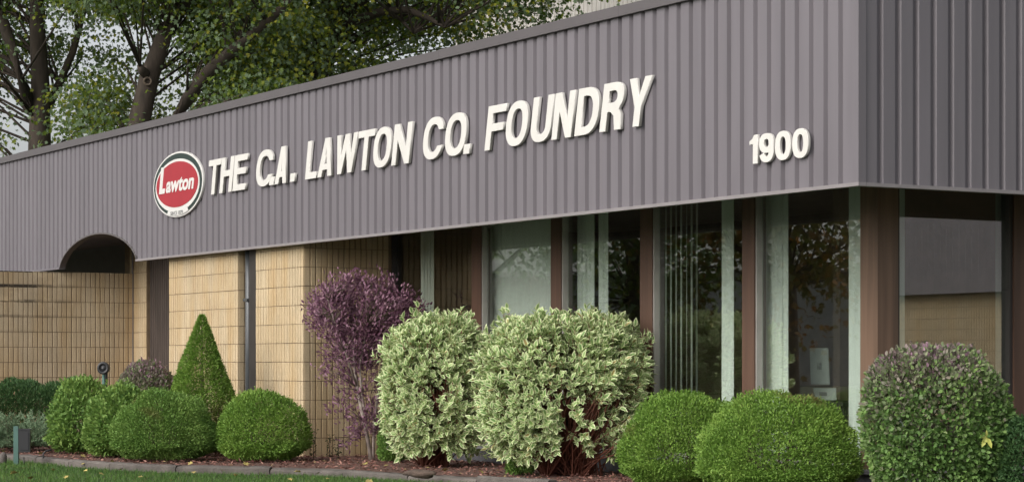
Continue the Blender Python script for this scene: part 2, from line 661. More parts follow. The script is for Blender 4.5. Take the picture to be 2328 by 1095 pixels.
def panel(name, side, a0, nrib, parent):
    vs_, fs = [], []
    prev = None
    pts = []
    for r in range(nrib):
        for i, (o_, dp) in enumerate(PROF[:-1]):
            o2, dp2 = PROF[i + 1]
            n = 5 if (side == 'L' and AT1 - 0.2 < a0 + r * PITCH < AT0 + 0.2) else 1
            for k in range(n):
                f = k / n
                pts.append((a0 + r * PITCH + o_ + (o2 - o_) * f, dp + (dp2 - dp) * f))
    pts.append((a0 + nrib * PITCH, 0.0))
    for a, dp in pts:
        if side == 'L':
            vs_ += [P(a, dp, arch_z(a)), P(a, dp, ZT - 0.03)]
        else:
            vs_ += [P(dp, a, ZB), P(dp, a, ZT - 0.03)]
    for i in range(len(pts) - 1):
        f = (2 * i, 2 * i + 1, 2 * i + 3, 2 * i + 2)
        fs.append(f if side == 'L' else tuple(reversed(f)))
    return mk(name, vs_, fs, M['fascia'], parent, vs_[0])


a = 0.06
while a < T_END - 1.0:
    panel('panel', 'L', a, 6, fas)
    a += 6 * PITCH
TL_END = a
a = 0.06
while a < R_END - 0.5:
    panel('panel', 'R', a, 6, fas)
    a += 6 * PITCH
# corner trim, caps, bottom edge trim
box_tp('corner_trim', -0.012, 0.058, -0.012, 0.058, ZB, ZT - 0.03, M['fascia'], bld)
t = -0.03
k = 0
while t < TL_END:
    t2 = min(t + 3.05, TL_END)
    box_tp('cap', t + (0.002 if k else 0), t2, -0.035, 0.22, ZT - 0.085 + 0.0, ZT + 0.004 * (k % 2), M['cap'], bld)
    t = t2
    k += 1
p = 0.223
while p < R_END:
    p2 = min(p + 3.05, R_END)
    box_tp('cap', -0.035, 0.22, p, p2 - 0.002, ZT - 0.085, ZT, M['cap'], bld)
    p = p2
box_tp('edge_trim', -0.022, AT1 - 0.0, -0.02, 0.05, ZB - 0.014, ZB + 0.012, M['trim'], bld)
box_tp('edge_trim', AT0, TL_END, -0.02, 0.05, ZB - 0.014, ZB + 0.012, M['fascia'], bld)
box_tp('edge_trim', -0.02, 0.05, 0.053, R_END, ZB - 0.014, ZB + 0.012, M['trim'], bld)
# thin arch lining + vault behind it
vs_, fs = [], []
NS = 40
for i in range(NS + 1):
    tt = AT1 + (AT0 - AT1) * (0.5 - 0.5 * math.cos(math.pi * i / NS))
    z = arch_z(tt) if 0 < i < NS else ZB
    vs_ += [P(tt, -0.012, z - 0.012), P(tt, 0.07, z - 0.012), P(tt, -0.012, z + 0.008), P(tt, 0.07, z + 0.008)]
for i in range(NS):
    b0, b1 = 4 * i, 4 * i + 4
    fs += [(b0, b0 + 1, b1 + 1, b1), (b0 + 2, b1 + 2, b1 + 3, b0 + 3), (b0, b1, b1 + 2, b0 + 2)]
mk('arch_lining', vs_, fs, M['soffit'], bld)
# soffit sheets either side of the arch and under the right fascia
boxes_tp('soffit', [(1.3, TL_END, 0.125, 1.42, ZS + 0.05, ZS + 0.07), (0.125, 1.298, 0.125, R_END, ZS + 0.05, ZS + 0.07)], M['soffit'], bld)
box_tp('fascia_back', 0.052, TL_END, 0.036, 0.049, ZB + RISE + 0.03, ZT - 0.3, M['soffit'], bld)
box_tp('fascia_back', 0.052, AT1 - 0.02, 0.036, 0.06, ZB + 0.015, ZB + RISE + 0.028, M['soffit'], bld)
box_tp('fascia_back', AT0 + 0.02, TL_END, 0.036, 0.06, ZB + 0.015, ZB + RISE + 0.028, M['soffit'], bld)
box_tp('fascia_back', 0.036, 0.06, 0.062, R_END, ZB + 0.015, ZT - 0.3, M['soffit'], bld)
boxes_tp('roof', [(0.14, TL_END, 0.14, 9.0, ZT - 0.32, ZT - 0.22), (0.14, 9.0, 9.0, R_END, ZT - 0.32, ZT - 0.22)], M['roof'], bld)

# --- block walls: fluted split-face blocks, six flutes each
BL, BH = 0.4064, 0.2032


def block_mesh(name, ribs, m):
    L = ribs * BL / 6 - 0.007
    h = BH - 0.007
    pts = [(-L / 2, 0.03)]
    for r in range(ribs):
        x0 = -L / 2 + r * L / ribs
        x1 = x0 + L / ribs
        g0 = 0.0 if r == 0 else 0.0095
        g1 = 0.0 if r == ribs - 1 else 0.0095
        pts += [(x0 + g0, -0.002 if r % 2 else 0.0), (x1 - g1, 0.0)]
        if r < ribs - 1:
            pts.append((x1, 0.024))
    pts.append((L / 2, 0.03))
    vs_, fs = [], []
    for x, y in pts:
        vs_ += [(x, y, 0), (x, y, h)]
    n = len(pts)
    for i in range(n - 1):
        fs.append((2 * i, 2 * i + 2, 2 * i + 3, 2 * i + 1))
    fs.append(tuple(2 * i + 1 for i in range(n)))
    fs.append(tuple(2 * i for i in reversed(range(n))))
    me = bpy.data.meshes.new(name)
    me.from_pydata(vs_, [], fs)
    me.materials.append(m)
    return me


BM = {k: (block_mesh('block', 6, m), block_mesh('half_block', 3, m)) for k, m in (('n', M['brick']), ('s', M['brick_stain']))}
ROT_L = math.atan2(-U.y, -U.x)          # block X axis = -U (face looks along -V)
ROT_V = math.atan2(V.y, V.x)            # block X axis = V  (face looks along -U)


def lay(parent, start, dirv, rot, length, rows, kind='n', z0=0.0, skip_low=0, flip=0):
    """running bond of blocks from start along dirv"""
    full, half = BM[kind]
    nb = int(round(length / BL * 2))
    for r in range(skip_low, rows):
        x = 0
        if (r + flip) % 2:
            units = [1] + [2] * ((nb - 1) // 2)
        else:
            units = [2] * (nb // 2)
        if sum(units) < nb:
            units.append(1)
        for u_ in units:
            L = u_ * BL / 2
            w_ = start + dirv * (x + L / 2) + Vector((0, 0, z0 + r * BH + random.uniform(-.001, .001)))
            o = bpy.data.objects.new('brick', full if u_ == 2 else half)
            out = Vector((math.sin(rot), -math.cos(rot), 0))
            link(o, parent, w_ + out * random.uniform(-0.0015, 0.002))
            o.rotation_euler = (0, 0, rot)
            x += L


def wall_with_bricks(name, parent, segs, kind='n', rows=11):
    pass


# bay nearest the windows: face towards the lawn and the return beside the glass
tA = t_at(690, 0.10)
tB = tA + 3 * BL
wall2 = box_tp('block_pier', tA + 0.012, tB - 0.012, 0.112, 1.24, -0.05, ZS + 0.04, M['mortar'], bld)
lay(wall2, P(tB, 0.10, 0), -U, ROT_L, 3 * BL, 13)
lay(wall2, P(tA, 0.10 + 0.012, 0), V, ROT_V, 2.5 * BL + 0.1, 13, flip=1)
# middle bay
tC = t_at(541, 0.10)
tD = tC + 5 * BL
wall1 = box_tp('block_pier', tC + 0.012, tD - 0.012, 0.112, 1.04, -0.05, ZS + 0.04, M['mortar'], bld)
lay(wall1, P(tD, 0.10, 0), -U, ROT_L, 5 * BL, 13)
lay(wall1, P(tC, 0.112, 0), V, ROT_V, 1.0 * BL, 13, flip=1)
# slot between the bays: dark panel and downspout
box_tp('slot_panel', tB - 0.01, tC + 0.01, 0.30, 0.34, 0, ZS + 0.04, M['dark'], bld)
dt = t_at(566, 0.20)
pipe = mk('downspout', *tube([P(dt, 0.2, -0.02), P(dt, 0.2, 1.2), P(dt, 0.2, ZS + 0.04)], [0.045] * 3, 14), M['pipe'], bld, None, True)
box_tp('bracket', dt - 0.055, dt + 0.055, 0.15, 0.30, 1.7, 1.73, M['pipe'], pipe)
box_tp('bracket', dt - 0.055, dt + 0.055, 0.15, 0.30, 0.6, 0.63, M['pipe'], pipe)
box_tp('slot_shadow', tB - 0.004, t_at(570, 0.16), 0.14, 0.18, 0, ZS + 0.04, M['dark'], bld)  # dark sheet standing in for the shadow inside the slot
# entrance recess: narrow block strip and dark ribbed panel
tS1 = t_at(303, 1.08)
tS0 = t_at(332, 1.08)
tP0 = t_at(386, 1.08)
wall3 = box_tp('recess_wall', tS0, tS1 + 0.35, 1.095, 1.3, 0, 2.7, M['mortar'], bld)
lay(wall3, P(tS0 + 1.5 * BL, 1.083, 0), -U, ROT_L, 1.5 * BL, 13)
vs_, fs = [], []
tt = tP0 - 0.5
i = 0
while tt < tS0 - 0.005:
    for (o_, dp) in ((0, 0), (0.045, 0), (0.052, 0.015), (0.068, 0.015)):
        vs_ += [P(min(tt + o_, tS0), 1.13 + dp, 0), P(min(tt + o_, tS0), 1.13 + dp, 2.7)]
    tt += 0.075
for i in range(len(vs_) // 2 - 1):
    fs.append((2 * i, 2 * i + 1, 2 * i + 3, 2 * i + 2))
mk('dark_panel', vs_, fs, M['dark_panel'], bld)
box_tp('joint_strip', tS1 - 0.012, tS1 + 0.012, 1.062, 1.078, 0.3, 2.66, M['trim'], bld)

box_tp('entrance_wall', 12.9, 25.0, 1.47, 1.55, 0, ZT - 0.35, M['soffit'], bld)
# free-standing block wall passing under the arch
tW = 16.66
bw = thing('block_wall', 'low tan fluted block wall with black stains running under the arch', 'wall', P(tW, -0.5, 0))
mkw = box_tp('wall_core', tW + 0.012, tW + 0.19, -1.355 - 4 * BL, 1.07, -0.05, 2.225, M['mortar'], bw)
lay(mkw, P(tW, -1.363 - 4 * BL, 0), V, ROT_V, 10 * BL, 11, kind='s')

# --- windows
PF, PG = 1.15, 1.215
posts_px = [(1072, 1093), (1252, 1275), (1455, 1482), (1687, 1715)]
tj0 = t_at(927, 1.2) - 0.0
pl = box_tp('plinth', 1.13, tA + 0.0, 1.10, 1.4, -0.05, 0.13, M['plinth'], bld)
pl2 = box_tp('plinth', 1.10, 1.4, 1.132, 9.0, -0.05, 0.13, M['plinth'], bld)
box_tp('sill', 1.08, tA - 0.002, 1.07, 1.38, 0.132, 0.165, M['sill'], pl)
box_tp('sill', 1.07, 1.38, 1.383, 9.0, 0.132, 0.165, M['sill'], pl2)
Z0, Z1 = 0.167, ZS + 0.04
PT = []
for a_, b_ in posts_px:
    t1, t0 = t_at(a_, PF), t_at(b_, PF)
    PT.append((t0, t1))
    box_tp('post', t0, t1, PF, PG + 0.012, Z0, Z1, M['post'], bld)
box_tp('corner_post', PF, PF + 0.21, PF, PF + 0.21, Z0, Z1, M['corner_post'], bld)
tr0, tr1 = PF + 0.21, tA - 0.005
edges = [tr1] + [x for (t0, t1) in reversed(PT[::-1]) for x in (t1, t0)] + [tr0]
RPOST = [p_at(2306, PF), 0]
RPOST[1] = RPOST[0] + 0.2
rp = RPOST[0]
r_edges = [PF + 0.21]
while rp < 8.5:
    box_tp('post', PF, PG + 0.012, rp, rp + 0.2, Z0, Z1, M['post'], bld)
    r_edges += [rp, rp + 0.2]
    rp += 1.45


def window_L(ta, tb, dark=False):
    """ta > tb (left to right in the picture)"""
    fr = M['alu']
    w_ = boxes_tp('window', [(ta - 0.020, ta, PF + 0.012, PG + 0.012, Z0, Z1), (tb, tb + 0.02, PF + 0.03, PG + 0.012, Z0, Z1),
                             (tb + 0.02, ta - 0.022, PG - 0.03, PG + 0.05, Z0, Z0 + 0.035), (tb + 0.02, ta - 0.022, PG - 0.03, PG + 0.05, Z1 - 0.03, Z1)], M['dark'] if dark else fr, bld)
    box_tp('pane', tb + 0.018, ta - 0.020, PG, PG + 0.006, Z0 + 0.03, Z1 - 0.025, M['glass'], w_)


def window_R(pa, pb):
    w_ = boxes_tp('window', [(PF + 0.02, PG + 0.05, pa, pa + 0.03, Z0, Z1), (PF + 0.02, PG + 0.05, pb - 0.035, pb, Z0, Z1),
                             (PG - 0.03, PG + 0.05, pa + 0.03, pb - 0.035, Z0, Z0 + 0.035), (PG - 0.03, PG + 0.05, pa + 0.03, pb - 0.035, Z1 - 0.03, Z1)], M['dark'], bld)
    box_tp('pane', PG, PG + 0.006, pa + 0.028, pb - 0.033, Z0 + 0.03, Z1 - 0.025, M['glass'], w_)


for i in range(0, len(edges) - 1, 2):
    window_L(edges[i], edges[i + 1], dark=(i == 0))
for i in range(0, len(r_edges) - 1, 2):
    window_R(r_edges[i], r_edges[i + 1])
# room shell behind the glass
boxes_tp('interior_wall', [(1.45, 12.8, 6.2, 6.3, 0, 3.1), (12.7, 12.8, 1.5, 6.2, 0, 3.1), (6.3, 6.4, 6.3, 9.4, 0, 3.1), (1.45, 6.3, 9.3, 9.4, 0, 3.1), (4.6, 4.7, 3.6, 6.2, 0, 3.1)], M['room_wall'], bld)
boxes_tp('interior_floor', [(1.41, 12.8, 1.41, 9.4, 0.10, 0.14)], M['room_floor'], bld)
boxes_tp('ceiling', [(1.31, 12.8, 1.33, 9.4, 2.74, 2.80)], M['room_ceiling'], bld)
# remaining right-hand facade and the wing that the corner pane mirrors
box_tp('block_pier', 1.1, 1.5, 9.0, R_END, -0.05, 2.285, M['brick'], bld)
wing = thing('building_wing', 'projecting wing with ribbed fascia and tan blocks, far right beyond the picture', 'building', P(-4, 18, 0))
vs_, fs = [], []
tt = 1.5
while tt > -27:
    for (o_, dp) in ((0, 0), (0.056, 0), (0.0615, 0.012), (0.0677, 0.012)):
        vs_ += [P(tt - o_, 18.0 + dp, -0.06), P(tt - o_, 18.0 + dp, 2.3)]
    tt -= 0.0677
for i in range(len(vs_) // 2 - 1):
    fs.append((2 * i, 2 * i + 2, 2 * i + 3, 2 * i + 1))
mk('wall', vs_, fs, M['brick'], wing)
for r in range(1, 11):
    box_tp('course_joint', -27, 1.5, 17.996, 18.02, r * BH - 0.006, r * BH + 0.004, M['mortar'], wing)
vs_, fs = [], []
tt = 1.5
while tt > -27:
    for (o_, dp) in ((0, 0), (0.108, 0), (0.122, .006), (0.154, .006)):
        vs_ += [P(tt - o_, 17.7 + dp, ZB), P(tt - o_, 17.7 + dp, ZT)]
    tt -= PITCH
for i in range(len(vs_) // 2 - 1):
    fs.append((2 * i, 2 * i + 2, 2 * i + 3, 2 * i + 1))
mk('fascia', vs_, fs, M['fascia'], wing)
box_tp('roof', -27, 1.5, 17.74, 26, ZT - 0.3, ZT - 0.1, M['roof'], wing)

# --- vertical blinds (each a set of hanging slats)
SLAT = bpy.data.meshes.new('slat')
vv, ff = [], []
for i in range(6):
    x = -0.045 + 0.09 * i / 5
    y = 0.006 * math.cos(math.pi * (i - 2.5) / 5)
    vv += [(x, y, 0), (x, y, 2.38), (x, y + 0.0015, 0), (x, y + 0.0015, 2.38)]
for i in range(5):
    b0, b1 = 4 * i, 4 * i + 4
    ff += [(b0, b1, b1 + 1, b0 + 1), (b0 + 2, b0 + 3, b1 + 3, b1 + 2)]
SLAT.from_pydata(vv, [], ff)
SLAT.materials.append(M['slat'])
SLAT.polygons.foreach_set('use_smooth', [True] * len(SLAT.polygons))


def blind(label, side, lo, hi, step=0.072, turn=0.0, off=1.33):
    """lo..hi along the facade (t for the left one, p for the right one)"""
    ctr = (lo + hi) / 2
    base = P(ctr, off, 0.24) if side == 'L' else P(off, ctr, 0.24)
    b = thing('vertical_blind', label, 'blind', base, 'vertical blinds behind the office windows')
    if side == 'L':
        box_tp('headrail', lo - 0.03, hi + 0.03, off - 0.02, off + 0.02, 2.62, 2.66, M['alu'], b)
    else:
        box_tp('headrail', off - 0.02, off + 0.02, lo - 0.03, hi + 0.03, 2.62, 2.66, M['alu'], b)
    n = max(1, int(round((hi - lo) / step)))
    for i in range(n):
        x = lo + (hi - lo) * (i + 0.5) / n
        o = bpy.data.objects.new('slat', SLAT)
        q = P(x, off, 0.24) if side == 'L' else P(off, x, 0.24)
        link(o, b, q)
        o.rotation_euler = (0, 0, (ROT_L if side == 'L' else ROT_V) + turn + random.uniform(-0.12, 0.12))


def tpx(a_, b_, p_=1.33):
    return t_at(b_, p_), t_at(a_, p_)


blind('narrow grey blind strip in the window beside the tan block pier', 'L', *tpx(957, 986))
blind('closed pale blind filling the second window from the block pier', 'L', *tpx(1116, 1256), step=0.078, turn=0.12)
blind('wider blind strip in the window right behind the variegated shrubs', 'L', *tpx(1313, 1350))
blind('slim blind strip beside the wider one behind the variegated shrubs', 'L', *tpx(1362, 1381))
blind('open blind of edge-on slats in the window above the left round evergreen', 'L', *tpx(1508, 1590), step=0.075, turn=-0.74)
blind('single pale blind strip near the post above the left round evergreen', 'L', *tpx(1643, 1666))
blind('broad pale teal blind strip above the big round evergreen', 'L', *tpx(1742, 1791))
blind('pale blind strip against the corner post', 'L', *tpx(1931, 1962))
blind('thin blind strip at the left edge of the window right of the corner', 'R', p_at(2040, 1.33), p_at(2054, 1.33))
blind('thin blind strip at the right edge of the window right of the corner', 'R', p_at(2262, 1.33), p_at(2282, 1.33))
# leaning card with a printed emblem inside the corner window
tb_ = t_at(1866, 1.75)
nb = thing('display_card', 'white printed card leaning on a low stand inside the corner window', 'card', P(tb_, 1.75, 0.14))


def Q(s, zz, lean, off=0.0):
    return P(tb_ - s + zz * .22, 1.75 + lean * zz - off, 0.80 + zz)


for nm, s0, s1, z0, z1, of, mm in (('sheet', -0.13, 0.12, 0.02, 0.33, 0.0, 'board'), ('emblem', -0.035, 0.025, 0.145, 0.205, 0.004, 'emblem'), ('caption_strip', -0.10, 0.2, -0.11, -0.01, 0.0, 'board'), ('caption', -0.02, 0.08, -0.075, -0.045, 0.004, 'print')):
    vs_ = [Q(s0, z0, .12, of), Q(s1, z0, .12, of), Q(s1, z1, .12, of), Q(s0, z1, .12, of)]
    vs_ += [v + V * 0.003 for v in vs_]
    mk(nm, vs_, [(0, 1, 2, 3), (7, 6, 5, 4), (0, 4, 5, 1), (1, 5, 6, 2), (2, 6, 7, 3), (3, 7, 4, 0)], M[mm], nb)
boxes_tp('stand', [(tb_ - 0.35, tb_ + 0.35, 1.70, 2.1, 0.64, 0.68), (tb_ - 0.33, tb_ - 0.29, 1.73, 1.77, 0.14, 0.64), (tb_ + 0.29, tb_ + 0.33, 1.73, 1.77, 0.14, 0.64)], M['dark'], nb)


# ------------------------------------------------------------------ lettering
def arc(cx, cy, rx, ry, a0, a1, n=18, e=2.35):
    out = []
    for i in range(n + 1):
        an = math.radians(a0 + (a1 - a0) * i / n)
        c, s = math.cos(an), math.sin(an)
        out.append((cx + rx * math.copysign(abs(c) ** (2 / e), c), cy + ry * math.copysign(abs(s) ** (2 / e), s)))
    return out


def glyph(ch, w, h, a=0.105, b=0.078):
    if ch == 'T':
        m = w / 2
        return [[(0, h), (0, h - b), (m - a / 2, h - b), (m - a / 2, 0), (m + a / 2, 0), (m + a / 2, h - b), (w, h - b), (w, h)]]
    if ch == 'H':
        y = h * 0.46
        return [[(0, 0), (a, 0), (a, y), (w - a, y), (w - a, 0), (w, 0), (w, h), (w - a, h), (w - a, y + b), (a, y + b), (a, h), (0, h)]]
    if ch == 'E':
        y = h * 0.46
        return [[(0, 0), (w, 0), (w, b), (a, b), (a, y), (w * .94, y), (w * .94, y + b), (a, y + b), (a, h - b), (w, h - b), (w, h), (0, h)]]
    if ch == 'F':
        y = h * 0.42
        return [[(0, 0), (a, 0), (a, y), (w * .92, y), (w * .92, y + b), (a, y + b), (a, h - b), (w, h - b), (w, h), (0, h)]]
    if ch == 'L':
        return [[(0, 0), (w, 0), (w, b), (a, b), (a, h), (0, h)]]
    if ch == 'A':
        m = w / 2
        s = a * 0.98
        y0, y1 = h * .18, h * .18 + b * .9
        def xl(y):
            return (m - s * .55) * y / h
        ins = lambda y: xl(y) + s
        top = h * .80
        return [[(0, 0), (s, 0), (ins(y0), y0), (w - ins(y0), y0), (w - s, 0), (w, 0), (m + s * .55, h), (m - s * .55, h)],
                [(ins(y1), y1), (m, top), (w - ins(y1), y1)]]
    if ch == 'W':
        q = w / 4
        s = a * .92
        return [[(0, h), (q - s / 2, 0), (q + s / 2, 0), (w / 2, h * .62), (3 * q - s / 2, 0), (3 * q + s / 2, 0), (w, h), (w - s, h), (3 * q, h * .34), (w / 2 + s / 2, h), (w / 2 - s / 2, h), (q, h * .34), (s, h)]]
    if ch == 'N':
        return [[(0, 0), (a * .95, 0), (a * .95, h * .62), (w - a, 0), (w, 0), (w, h), (w - a * .95, h), (w - a * .95, h * .38), (a, h), (0, h)]]
    if ch == 'O' or ch == '0':
        return [arc(w / 2, h / 2, w / 2, h / 2, 0, 360, 44)[:-1], arc(w / 2, h / 2, w / 2 - a, h / 2 - b, 0, 360, 44)[:-1]]
    if ch == 'C':
        o_ = arc(w / 2, h / 2, w / 2, h / 2, 28, 332, 40)
        i_ = arc(w / 2, h / 2, w / 2 - a, h / 2 - b, 332, 28, 40)
        o_[0] = (w * .98, h * .69)
        o_[-1] = (w * .98, h * .30)
        i_[0] = (w - a * 1.0, h * .30)
        i_[-1] = (w - a * 1.0, h * .69)
        return [o_ + i_]
    if ch == 'U':
        y = h * .36
        return [[(w, h), (w - a, h)] + arc(w / 2, y, w / 2 - a, y - b, 0, -180, 20) + [(a, h), (0, h)] + arc(w / 2, y, w / 2, y, 180, 360, 24)]
    if ch == 'D':
        return [[(0, 0)] + arc(w * .42, h / 2, w * .58, h / 2, -90, 90, 24) + [(0, h)],
                [(a, b)] + arc(w * .40, h / 2, w * .60 - a, h / 2 - b, -90, 90, 22) + [(a, h - b)]]
    if ch == 'R':
        cy, ry = h * .71, h * .29
        return [[(0, 0), (a, 0), (a, h * .40), (w * .42, h * .40), (w * .60, h * .30), (w - a * 1.05, 0), (w, 0), (w * .97, h * .10), (w * .93, h * .32), (w * .80, h * .44)] + arc(w * .50, cy, w * .48, ry, -40, 90, 18) + [(0, h)],
                [(a, cy - ry + b * .95)] + arc(w * .46, cy, w * .52 - a, ry - b * .95, -90, 90, 16) + [(a, h - b)]]
    if ch == 'Y':
        m = w / 2
        s = a * 1.06
        return [[(m - a / 2, 0), (m + a / 2, 0), (m + a / 2, h * .40), (w, h), (w - s, h), (m, h * .58), (s, h), (0, h), (m - a / 2, h * .40)]]
    if ch == '.':
        return [[(0, 0), (w, 0), (w, h), (0, h)]]
    if ch == '1':
        return [[(w - a, 0), (w, 0), (w, h), (w - a * .75, h), (w - a * 1.15, h * .86), (0, h * .80), (0, h * .68), (w - a, h * .70)]]
    if ch == '9':
        cy, ry = h * .665, h * .335
        o_ = arc(w / 2, h * .42, w / 2, h * .42, 200, 360, 22)
        bo = arc(w / 2, cy, w / 2, ry, 0, 285, 36)
        i_ = arc(w / 2, h * .42, w / 2 - a, h * .42 - b, 350, 200, 22)
        i_ = [(x, min(y, h * .34)) for x, y in i_]
        return [o_ + bo + [(w - a, h * .37)] + i_, arc(w / 2, cy, w / 2 - a, ry - b, 0, 360, 32)[:-1]]
    return []


def curve_mesh(name, polys, extrude, bevel, m):
    cu = bpy.data.curves.new(name, 'CURVE')
    cu.dimensions = '2D'
    cu.fill_mode = 'BOTH'
    cu.extrude = extrude
    cu.bevel_depth = bevel
    cu.bevel_resolution = 1
    for pts in polys:
        s = cu.splines.new('POLY')
        s.points.add(len(pts) - 1)
        for q, (x, y) in zip(s.points, pts):
            q.co = (x, y, 0, 1)
        s.use_cyclic_u = True
    ob = bpy.data.objects.new(name + '_tmp', cu)
    COL.objects.link(ob)
    dg = bpy.context.evaluated_depsgraph_get()
    dg.update()
    me = bpy.data.meshes.new_from_object(ob.evaluated_get(dg))
    bpy.data.objects.remove(ob)
    bpy.data.curves.remove(cu)
    me.materials.clear()
    me.materials.append(m)
    me.name = name
    return me


SIGN_ROT = Matrix(((-U.x, 0, -V.x), (-U.y, 0, -V.y), (0, 1, 0))).to_euler()   # x right along the facade, y up, z outward


def on_fascia(name, me, t, p, z, parent=None):
    o = bpy.data.objects.new(name, me)
    link(o, parent, P(t, p, z))
    if parent is not None and parent.type == 'MESH':        # parent already turned onto the fascia
        o.location = SIGN_ROT.to_matrix().inverted() @ o.location
    else:
        o.rotation_euler = SIGN_ROT
    return o


HL, BASE, SH = 0.392, 2.932, 0.20
LET = [('T', 474, 503, 'THE', 'first letter of THE, right beside the oval emblem'), ('H', 498, 532, 'THE', 'middle letter of THE'), ('E', 528, 563, 'THE', 'last letter of THE'),
       ('C', 581, 622, 'C.A.', 'first letter of C.A.'), ('.', 611.5, 623, 'C.A.', 'full stop between C and A'), ('A', 624, 656.5, 'C.A.', 'second letter of C.A.'), ('.', 658.5, 670, 'C.A.', 'full stop after C.A'),
       ('L', 693, 725, 'LAWTON', 'first letter of LAWTON'), ('A', 721, 760, 'LAWTON', 'second letter of LAWTON'), ('W', 759, 813, 'LAWTON', 'third letter of LAWTON'),
       ('T', 814, 853, 'LAWTON', 'fourth letter of LAWTON'), ('O', 847, 891, 'LAWTON', 'fifth letter of LAWTON'), ('N', 889, 937, 'LAWTON', 'last letter of LAWTON'),
       ('C', 960, 1010, 'CO.', 'first letter of CO.'), ('O', 1010, 1062, 'CO.', 'second letter of CO.'), ('.', 1052.5, 1068, 'CO.', 'full stop after CO'),
       ('F', 1101, 1152, 'FOUNDRY', 'first letter of FOUNDRY'), ('O', 1148, 1202, 'FOUNDRY', 'second letter of FOUNDRY'), ('U', 1203, 1258, 'FOUNDRY', 'third letter of FOUNDRY'), ('N', 1253, 1308, 'FOUNDRY', 'fourth letter of FOUNDRY'),
       ('D', 1305, 1365, 'FOUNDRY', 'fifth letter of FOUNDRY'), ('R', 1362, 1422, 'FOUNDRY', 'sixth letter of FOUNDRY'), ('Y', 1427, 1480, 'FOUNDRY', 'last letter of FOUNDRY')]
for ch, a_, b_, word, where in LET:
    ta, tb = t_at(a_, -0.04), t_at(b_, -0.04)
    span = ta - tb
    hh = HL if ch != '.' else 0.085
    wd = span - SH * hh * (0.9 if ch in 'OCUD' else 1.0)
    x_off = 0.0
    if ch == 'Y':
        wd += 0.02
    if ch == 'T':
        wd = span - SH * 0.09
        x_off = -SH * (hh - 0.09)
    if ch == 'C' or ch == 'O':
        wd = span - SH * hh * .55
        x_off = -SH * hh * .26
    if ch == 'Y':
        wd = span - SH * .10
        x_off = -SH * (hh - .10) * .8
    polys = [[(x + SH * y + x_off, y) for x, y in pl_] for pl_ in glyph(ch, wd, hh, a=min(0.089, wd * .32), b=.065)]
    me = curve_mesh('letter', polys, 0.013, 0.002, M['white'])
    o = on_fascia('letter', me, ta, -0.024, BASE)
    nm = 'period' if ch == '.' else 'letter'
    o.name = nm
    tag(o, ('white raised letter %s on the fascia, %s' % (ch, where)) if ch != '.' else 'white raised square %s on the fascia' % where, 'letter', 'white raised letters on the fascia')
for i, (ch, a_, b_, where) in enumerate([('1', 1700, 1718, 'first digit of 1900'), ('9', 1722, 1754, 'second digit of 1900'), ('0', 1758, 1793, 'first zero of 1900'), ('0', 1797, 1833, 'last zero of 1900')]):
    ta, tb = t_at(a_, -0.05), t_at(b_, -0.05)
    me = curve_mesh('digit', glyph(ch, ta - tb, 0.215, a=0.056 if ch != '1' else 0.056, b=0.040), 0.010, 0.002, M['white'])
    o = on_fascia('digit', me, ta, -0.022, 2.508)
    tag(o, 'white raised digit %s low on the fascia, %s' % (ch, where), 'digit', 'house number digits on the fascia')

# oval emblem
tl0, tl1 = t_at(347, -0.04), t_at(460, -0.04)
tc, AX = (tl0 + tl1) / 2, (tl0 - tl1) / 2
ZC, BX = 3.118, 0.385
sign = thing('oval_sign', 'oval red emblem with white script and dark green ring left of the lettering', 'sign', P(tc, -0.03, ZC - BX))


def ell(a_, b_, dy=0, n=72):
    return [(a_ * math.cos(2 * math.pi * i / n), dy + b_ * math.sin(2 * math.pi * i / n)) for i in range(n)]


on_fascia('backing', curve_mesh('backing', [ell(AX, BX)], 0.012, 0.002, M['logo_white']), tc, -0.016, ZC, sign)
on_fascia('green_ring', curve_mesh('green_ring', [ell(AX * .962, BX * .95)], 0.002, 0, M['logo_green']), tc, -0.032, ZC, sign)
on_fascia('white_ring', curve_mesh('white_ring', [ell(AX * .885, BX * .815, -.012)], 0.002, 0, M['logo_white']), tc, -0.036, ZC, sign)
red = on_fascia('red_field', curve_mesh('red_field', [ell(AX * .835, BX * .70)], 0.002, 0, M['logo_red']), tc, -0.040, ZC, sign)
o_ = [(AX * .97 * math.cos(math.radians(an)), BX * .958 * math.sin(math.radians(an))) for an in range(246, 299, 4)]
i_ = [(AX * .80 * math.cos(math.radians(an)), BX * .76 * math.sin(math.radians(an))) for an in range(298, 245, -4)]
on_fascia('date_panel', curve_mesh('date_panel', [o_ + i_], 0.002, 0, M['logo_white']), tc, -0.038, ZC, sign)


def font_mesh(name, txt, size, offset, xs, shear, m, extrude=0.002):
    cu = bpy.data.curves.new(name, 'FONT')
    cu.body = txt
    cu.size = size
    cu.offset = offset
    cu.shear = shear
    cu.extrude = extrude
    ob = bpy.data.objects.new(name + '_tmp', cu)
    COL.objects.link(ob)
    dg = bpy.context.evaluated_depsgraph_get()
    dg.update()
    me = bpy.data.meshes.new_from_object(ob.evaluated_get(dg))
    bpy.data.objects.remove(ob)
    me.materials.clear()
    me.materials.append(m)
    co = np.empty(len(me.vertices) * 3)
    me.vertices.foreach_get('co', co)
    co = co.reshape(-1, 3)
    co[:, 0] -= co[:, 0].min()
    co[:, 0] *= xs / co[:, 0].max()
    me.vertices.foreach_set('co', co.ravel())
    me.name = name
    return me


